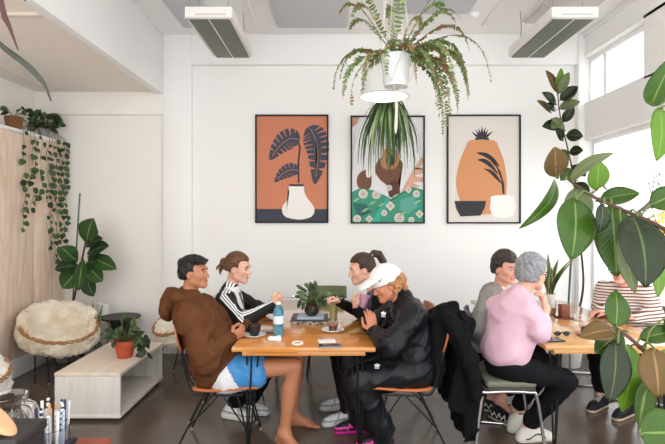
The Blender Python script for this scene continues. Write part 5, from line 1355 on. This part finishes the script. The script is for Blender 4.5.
bush(t, c+V(0,0,.13), 46, (.14,.12,.22), .075, [M('pot_leaf_dark', (42,62,34), .45), M('pot_leaf_green', (66,92,46), .45)], 31); bush_ = t
m = MB(); s = MB(); r_ = random.Random(4)
for k in range(20):
    p = c+V(.13+.05*r_.random(), -.02+.08*r_.random(), .19-.17*k/20); leaf(m, p, p+V(r_.uniform(-.06,.06), -.02, -.05), .04, (r_.gauss(0,.4), -1, .3), .1, .2, .8, 5, 2)
s.tube(spline([c+V(.02,0,.14), c+V(.10,0,.22), c+V(.16,.01,.14), c+V(.16,.01,.03)], 12), .0025, 5); solid(obj('trailing_leaves', m, M('pot_leaf_dark'), t), .001); obj('trailing_stem', s, M('green_stem'), t)
# snake plant by the lamp, another on the second table
def snake(name, label, c, n, h, pr, ph, pm_, mats, seed, spread=.25, w=.022):
    t = thing(name, label, 'plant', c); pot(t, c, pr*.85, pr, ph, pm_); r = random.Random(seed); m = MB()
    for k in range(n):
        a = k/n*6.28+r.gauss(0,.3); d = V(math.cos(a), math.sin(a), 0); b0 = np.array(c)+V(0,0,ph*.85)+d*pr*.4*r.random(); L = h*r.uniform(.6,1.0); vs = []
        lat = nrm(np.cross(d, V(0,0,1))+d*r.gauss(0,.6)); nn = 10
        for i in range(nn+1):
            s = i/nn; p = b0+d*L*spread*s**1.6*r.uniform(.98,1.02)+V(0,0,L*s*(1-.12*spread*s)); ww = w*(.8+.3*math.sin(s*3))*(1-s**3.5)+.0008; vs += [p-lat*ww, p-lat*ww*.72, p+d*.006, p+lat*ww*.72, p+lat*ww]
        for i in range(nn):
            for j in range(4): m.add([vs[5*i+j], vs[5*i+j+1], vs[5*i+5+j+1], vs[5*i+5+j]], [(0,1,2,3)], 1 if j in (0,3) else 0)
    solid(obj('leaves', m, mats, t), .002); return t
SG = [M('snake_leaf', (60,82,52), .45, var=(25, (92,112,76), .15), stretch=(1,1,2.5)), M('snake_leaf_edge', (170,176,104), .5)]
snake('snake_plant', 'snake plant in a grey pot on the floor behind the bench', V(-2.60, 5.28, 0), 9, .52, .085, .20, M('grey_planter'), SG, 5, .22)
snake('snake_plant', 'snake plant with pale edged leaves at the far end of the window table', V(2.14, 4.86, .75), 10, .46, .06, .09, M('white_ceramic'), SG, 9, .55, .026)
t = bush_
c = V(-2.72, 5.42, 0); t = thing('floor_plant', 'small leafy plant on the floor under the lamp with the drum shade', 'plant', c); pot(t, c, .07, .09, .16, M('black_pot', (40,40,42), .6)); bush(t, c+V(0,0,.14), 30, (.14,.12,.34), .07, [M('pot_leaf_dark'), M('pot_leaf_green')], 37)
# ------------------------------------------------------------------ things on the tables
TZ = .75
def Tp(px, py): return W(px, py, F*(CH-TZ)/(py-HY))        # a point of the photo lying on a table top
clear = M('clear_glass', (255,255,255), .02, trans=1.0, ior=1.45); wc = M('white_crockery', (232,230,226), .3); dk = M('dark_crockery', (34,32,32), .3)
def tumbler(m, c, r0, r1, h, th=.003): return m.lathe([(0,0),(r0,0),(r1,h),(r1-th,h),(r0-th,.006),(0,.006)], c, 28)
def saucer(label, c, r=.075, name='saucer', group='saucers'):
    o = obj(name, MB().lathe([(0,.002),(r*.5,.0),(r*.55,.003),(r,.016),(r*.985,.019),(r*.55,.008),(0,.007)], c, 36), wc, None, c); tag(o, label, 'saucer', group); return o
c = Tp(254.5, 336.5); saucer('white saucer under the dark coffee cup', c, .082)
c = c+V(0,0,.008); t = thing('coffee_cup', 'dark coffee cup beside the fist of the man in brown', 'cup', c)
obj('cup', MB().lathe([(0,0),(.026,0),(.030,.006),(.043,.045),(.046,.075),(.043,.075),(.040,.045),(.026,.008),(0,.008)], c, 32), dk, t); obj('coffee', MB().lathe([(0,.062),(.042,.062),(.042,.063),(0,.064)], c, 24), M('coffee_brown', (120,76,44), .3), t)
obj('handle', MB().tube(spline([c+V(-.043,-.01,.062), c+V(-.068,-.015,.058), c+V(-.070,-.015,.035), c+V(-.036,-.008,.022)], 12), .005, 8), dk, t)
c = Tp(278.5, 336); t = thing('water_bottle', 'blue plastic water bottle standing on the nearer table', 'bottle', c)
bl = M('blue_plastic', (140,212,242), .10, trans=.85, ior=1.15)
obj('bottle', MB().lathe([(0,0),(.034,0),(.038,.01),(.038,.05),(.035,.058),(.038,.066),(.038,.085),(.0375,.09),(.0375,.15),(.038,.155),(.036,.18),(.024,.212),(.014,.222),(.014,.23),(0,.23)], c, 32), bl, t)
obj('label', MB().lathe([(.0385,.092),(.0385,.148),(.0378,.148),(.0378,.092),(.0385,.092)], c, 32), M('bottle_label', (214,224,232), .5), t); obj('bottle_cap', MB().lathe([(0,.226),(.0155,.226),(.0155,.242),(.014,.244),(0,.244)], c, 20), M('cap_white', (235,238,240), .4), t)
def slab(name, label, cat, px, py, w, d, h, mat, z=TZ, rz=0.0, group=None, bev=.003):
    c = Tp(px, py); c[2] = z; o = obj(name, MB().box((-w/2,-d/2,0), (w/2,d/2,h), bev), mat); o.location = tuple(c); o.rotation_euler[2] = rz; return tag(o, label, cat, group)
def phone(label, px, py, w, d, body, scr, rz, cat='phone', name='phone'):
    c = Tp(px, py); t = thing(name, label, cat, (0,0,0)); obj('case', MB().box((-w/2,-d/2,0), (w/2,d/2,.009), .003), body, t); obj('screen', MB().box((-w/2+.004,-d/2+.004,.0085), (w/2-.004,d/2-.004,.0098)), scr, t); t.location = tuple(c); t.rotation_euler[2] = rz; return t
phone('grey phone lying near the front edge of the nearer table', 330, 346.6, .155, .078, M('phone_grey', (150,148,146), .35, metal=.4), M('phone_screen', (52,54,58), .1), .04)
phone('dark blue phone lying behind the coffee cup', 266.5, 332.5, .15, .075, M('phone_navy', (30,38,60), .4), M('phone_screen_blue', (44,58,96), .15), -.05)
slab('napkin', 'folded white napkin behind the grey phone', 'napkin', 327, 341.5, .12, .09, .006, M('napkin_paper', (238,238,238), .9), rz=.15)
c = Tp(275, 340.5); fd = Field(c-V(.07,.06,.02), c+V(.07,.06,.06), .004); fd.box(c+V(0,0,.012), (.04,.03,.012), None, .01); fd.folds(.008, .04, 3); fd.box(c-V(0,0,.05), (.2,.2,.05), None, 0, 0, '-')
t = thing('crumpled_napkin', 'crumpled white napkin beside the blue bottle', 'napkin', c); fobj('paper', fd, M('napkin_paper'), t)
c = Tp(297.5, 343.5); tag(obj('paper_ring', MB().tube([V(.034*math.cos(a), .040*math.sin(a), .004) for a in np.linspace(0, 6.283, 33)[:-1]], .0055, 8, closed=True), M('ring_white', (242,240,238), .6)), 'small white ring lying on the front of the nearer table', 'ring').location = tuple(c)
# tray of the centre plant
cy = 4.0; c = V(W(310, 320, cy)[0], cy, TZ); t = thing('tray', 'patterned tray under the dark plant pot on the nearer table', 'tray', c)
pt = M('tray_pattern', (70,58,52), .6, var=(34, (206,196,184), .08))
obj('base', MB().box(c+V(-.145,-.14,0), c+V(.145,.14,.028), .004), pt, t); obj('rim', MB().box(c+V(-.15,-.145,.026), c+V(.15,.145,.036), .004), M('tray_dark', (62,56,54), .5), t)
tag(obj('book', MB().box(c+V(-.10,-.115,.0362), c+V(.115,.10,.050), .002), M('book_grey_blue', (176,190,204), .6), None, c+V(0,0,.0362)), 'pale blue grey book lying on the patterned tray', 'book')
c = c+V(.015,-.02,.0505); t = thing('potted_plant', 'leafy plant in a round dark brown pot, centre of the nearer table', 'plant', c)
obj('pot', MB().lathe([(0,0),(.030,0),(.050,.015),(.062,.045),(.056,.075),(.042,.088),(.046,.100),(.041,.100),(.037,.088),(0,.080)], c, 32), M('brown_glaze', (72,48,42), .3, var=(12, (50,34,30), .3)), t); obj('soil', MB().lathe([(0,.082),(.038,.082),(.038,.086),(0,.088)], c, 20), soil, t)
bush(t, c+V(0,0,.085), 70, (.13,.11,.19), .062, [M('jade_leaf', (70,96,56), .4), M('jade_leaf_dark', (44,66,40), .4), M('jade_leaf_pale', (100,124,78), .4)], 51, .5)
c = Tp(333.5, 322.5); t = thing('smoothie_glass', 'tall glass of green drink in front of the stirring hand', 'drink', c)
obj('glass', tumbler(MB(), c, .030, .036, .215), clear, t); obj('drink', MB().lathe([(0,.004),(.0285,.004),(.0340,.185),(0,.185)], c, 24), M('green_drink', (196,188,116), .4), t)
stw = tag(obj('spoon', MB().tube([c+V(.012,0,.03), c+V(-.004,-.006,.26)], .0025, 6).ell(c+V(.013,0,.02), (.009,.004,.015), 6), chrome, None, c), 'long spoon standing in the glass of green drink', 'spoon')
c = Tp(333, 331.5); saucer('white saucer under the small glass of tea', c, .085)
c = c+V(0,0,.0085); t = thing('tea_glass', 'small glass of amber tea on a white saucer', 'drink', c); obj('glass', tumbler(MB(), c, .032, .038, .085), clear, t); obj('tea', MB().lathe([(0,.007),(.029,.007),(.032,.040),(0,.040)], c, 24), M('amber_tea', (150,70,28), .2), t)
obj('handle', MB().tube(spline([c+V(.036,0,.07), c+V(.062,0,.066), c+V(.060,0,.03), c+V(.034,0,.022)], 12), .004, 8), clear, t)
# pink cup in the ponytail woman's hand, spoon in the track jacket woman's hand
h = PONY['hands'][0]; c = W(361, 309, 3.84); ax = nrm(V(.28, .02, 1)); t = thing('paper_cup', 'pink cup held by the woman with the ponytail', 'cup', c)
obj('cup', MB().lathe([(0,0),(.030,0),(.042,.112),(.044,.115),(.040,.115),(.028,.004),(0,.004)], c, 32, axis=ax), M('pink_card', (232,176,206), .6), t)
c = W(287, 297.5, 3.86); t = thing('spoon', 'spoon held up by the woman in the track jacket', 'spoon', c); obj('handle', MB().tube([W(277,299,3.83), W(290,297,3.88)], .003, 6), chrome, t); obj('bowl', MB().ell(W(293,296.5,3.89), (.018,.006,.012), 8), chrome, t)
slab('cutlery', 'dark knife lying beside the sleeve of the track jacket', 'knife', 268, 321, .12, .016, .006, M('dark_metal', (60,58,58), .3, metal=.7), rz=.5)
# second table
c = Tp(551, 315); t = thing('glass_jar', 'glass jar holding a brown drink on the window table', 'jar', c); obj('glass', tumbler(MB(), c, .042, .045, .125), clear, t); obj('drink', MB().lathe([(0,.007),(.038,.007),(.039,.06),(0,.06)], c, 24), M('brown_drink', (176,120,70), .4), t)
c = Tp(564, 318); t = thing('wooden_canister', 'brown wooden canister on the window table', 'canister', c); obj('body', MB().box(c+V(-.036,-.036,.006), c+V(.036,.036,.115), .006), M('brown_canister', (128,72,52), .5), t); obj('coaster', MB().box(c+V(-.065,-.055,0), c+V(.065,.055,.0065), .003), M('coaster_brown', (110,66,48), .6), t)
c = Tp(570, 320); t = thing('tea_cup', 'small clear glass cup beside the brown canister', 'cup', c+V(.03,0,0)); c = c+V(.045,-.01,0); obj('glass', tumbler(MB(), c, .022, .026, .05), clear, t); obj('handle', MB().tube(spline([c+V(.024,0,.042), c+V(.042,0,.038), c+V(.040,0,.016), c+V(.022,0,.012)], 10), .003, 6), clear, t)
c = Tp(588.5, 335.5); tag(obj('plate', MB().lathe([(0,.002),(.05,0),(.055,.003),(.085,.012),(.083,.015),(.05,.008),(0,.007)], c, 32), M('red_brown_plate', (140,64,44), .4), None, c), 'red brown plate under the glass bowl on the window table', 'plate')
c = c+V(0,0,.009); t = thing('glass_bowl', 'round glass bowl with dark contents on the window table', 'bowl', c); obj('glass', MB().lathe([(0,0),(.03,0),(.055,.025),(.062,.06),(.052,.09),(.049,.09),(.058,.06),(.051,.027),(.028,.004),(0,.004)], c, 32), clear, t); obj('contents', MB().lathe([(0,.006),(.027,.006),(.048,.027),(.053,.05),(0,.06)], c, 24), M('dark_chocolate', (74,52,44), .6), t)
phone('dark phone lying at the near left corner of the window table', 551.5, 340.5, .15, .10, M('phone_black', (28,30,34), .3), M('phone_screen_black', (20,24,30), .08), .1)
c = Tp(562, 336); t = thing('sunglasses', 'dark glasses lying behind the phone on the window table', 'glasses', c)
for e in (-1, 1): obj('lens', MB().ell(c+V(.032*e,0,.018), (.026,.004,.017), 8), M('dark_lens', (30,34,40), .08), t); obj('temple', MB().tube([c+V(.06*e,0,.022), c+V(.05*e,.11,.006)], .0025, 6), M('black_plastic'), t)
obj('bridge', MB().tube([c+V(-.01,0,.024), c+V(.01,0,.024)], .003, 6), M('black_plastic'), t)
# ------------------------------------------------------------------ counter in the left foreground
CZ = .93; struct('trim_counter', MB().box((-1.7, .55, .88), (-.42, 1.40, CZ), .006).box((-1.6, .6, 0), (-.52, 1.3, .88)), M('counter_dark_wood', (88,56,40), .45))
c = V(W(52, 440, 1.26)[0], 1.26, CZ); t = thing('straw_jar', 'glass jar packed with paper sticks in the left foreground', 'jar', c)
obj('glass', MB().lathe([(0,0),(.040,0),(.043,.006),(.043,.115),(.041,.125),(.041,.13),(.038,.13),(.039,.114),(.039,.008),(0,.006)], c, 32), clear, t)
r_ = random.Random(6); sc = [M('stick_white', (236,234,232), .7), M('stick_navy', (48,54,78), .7), M('stick_tan', (206,164,116), .7), M('stick_blue', (150,178,206), .7), M('stick_grey', (190,190,196), .7)]
for k in range(30):
    a = r_.uniform(0, 6.28); rr = math.sqrt(r_.random())*.030; b0 = c+V(rr*math.cos(a), rr*math.sin(a), .010); e = b0+V(rr*.25*math.cos(a)+r_.gauss(0,.004), rr*.25*math.sin(a)+r_.gauss(0,.004), r_.uniform(.155,.185))
    m = MB(); m.tube([b0, e], .0036, 8, 0)
    for s in (.62, .70, .78, .86, .94) if k % 2 else (): m.tube([b0+(e-b0)*s, b0+(e-b0)*(s+.03)], .0039, 8, 1)
    p_ = k % 5
    tag(obj('paper_stick', m, [sc[p_], sc[(p_+1) % 5] if p_ != 1 else sc[0]], None, b0), 'thin %s paper stick %s standing among others in the foreground jar' % (('white','navy','tan','pale blue','grey')[p_], 'with bands' if k % 2 else 'without bands'), 'stick', 'paper sticks in the %s %s foreground jar bundle' % (('white','navy','tan','pale blue','grey')[p_], 'banded' if k % 2 else 'plain'))
c = V(W(8, 420, 1.30)[0], 1.30, CZ); t = thing('glass_jug', 'clear ribbed glass jug with a handle in the left foreground', 'jug', c)
m = MB(); prof = [(0,0),(.062,0),(.070,.01),(.073,.07),(.070,.13),(.052,.155),(.045,.165),(.046,.19),(.049,.198),(.045,.198),(.042,.188),(.041,.165),(.048,.152),(.066,.128),(.069,.07),(.066,.012),(0,.008)]
m.lathe(prof, c, 48); obj('jug_body', m, clear, t); obj('handle', MB().tube(spline([c+V(.044,-.01,.185), c+V(.078,-.02,.182), c+V(.098,-.03,.150), c+V(.102,-.03,.10), c+V(.071,-.02,.06)], 18), .008, 10), clear, t)
m = MB()
for a in np.linspace(0, 6.283, 29)[:-1]: m.tube([c+V(.0705*math.cos(a), .0705*math.sin(a), .135), c+V(.074*math.cos(a), .074*math.sin(a), .07), c+V(.071*math.cos(a), .071*math.sin(a), .02)], .0022, 5)
obj('ribs', m, clear, t)
c = V(W(8, 430, 1.12)[0], 1.12, CZ); t = thing('storage_box', 'dark box below the jug in the lower left corner', 'box', c); obj('box', MB().box(c+V(-.14,-.06,0), c+V(.055,.05,.185), .006), M('black_card', (34,32,32), .6), t); obj('lid', MB().box(c+V(-.145,-.065,.165), c+V(.06,.055,.19), .006), M('black_card_lid', (44,40,38), .55), t)
c = V(W(2, 424, 1.08)[0], 1.08, CZ+.1905); t = thing('wooden_scoop', 'tan wooden scoop resting on the dark box', 'scoop', c)
fd = Field(c-V(.12,.08,.02), c+V(.10,.08,.10), .003); Rs = np.array([nrm(V(.80,0,-.60)), V(0,1,0), nrm(V(.60,0,.80))]); fd.ell(c+V(-.035,0,.048), (.082,.034,.013), Rs, 0); fd.ell(c+V(-.03,0,.066), (.07,.026,.012), Rs, .006, '-')
fobj('scoop', fd, M('tan_wood', (206,160,118), .5), t, smooth=1)
tag(obj('notebook', MB().box(V(-.752,1.18,CZ), V(-.68,1.30,CZ+.088), .004), M('navy_cover', (34,40,54), .6), None, V(-.71,1.24,CZ)), 'dark navy packet right of the jar of sticks', 'packet')
tag(obj('tea_box', MB().box(V(-.672,1.16,CZ), V(-.59,1.30,CZ+.086), .004), M('rust_cover', (134,66,44), .6), None, V(-.63,1.24,CZ)), 'rust coloured packet right of the navy packet on the counter', 'packet')
# ------------------------------------------------------------------ light and camera
w = bpy.data.worlds.new('sky'); SC.world = w; w.use_nodes = True
bg = w.node_tree.nodes['Background']; bg.inputs['Color'].default_value = (.985, .995, 1.0, 1); bg.inputs['Strength'].default_value = 1.0
cam = bpy.data.cameras.new('camera'); co = bpy.data.objects.new('camera', cam); COL.objects.link(co)
co.location = (0, 0, CH); co.rotation_euler = (math.pi/2, 0, 0); cam.sensor_width = 36; cam.lens = F/665*36
cam.shift_x = -1.5/665; cam.shift_y = -5.0/665; cam.clip_start = .05
SC.camera = co
SC.view_settings.view_transform = 'Standard'; SC.view_settings.look = 'None'; SC.view_settings.gamma = 1; SC.view_settings.use_curve_mapping = False
SC.view_settings.exposure = 1.6
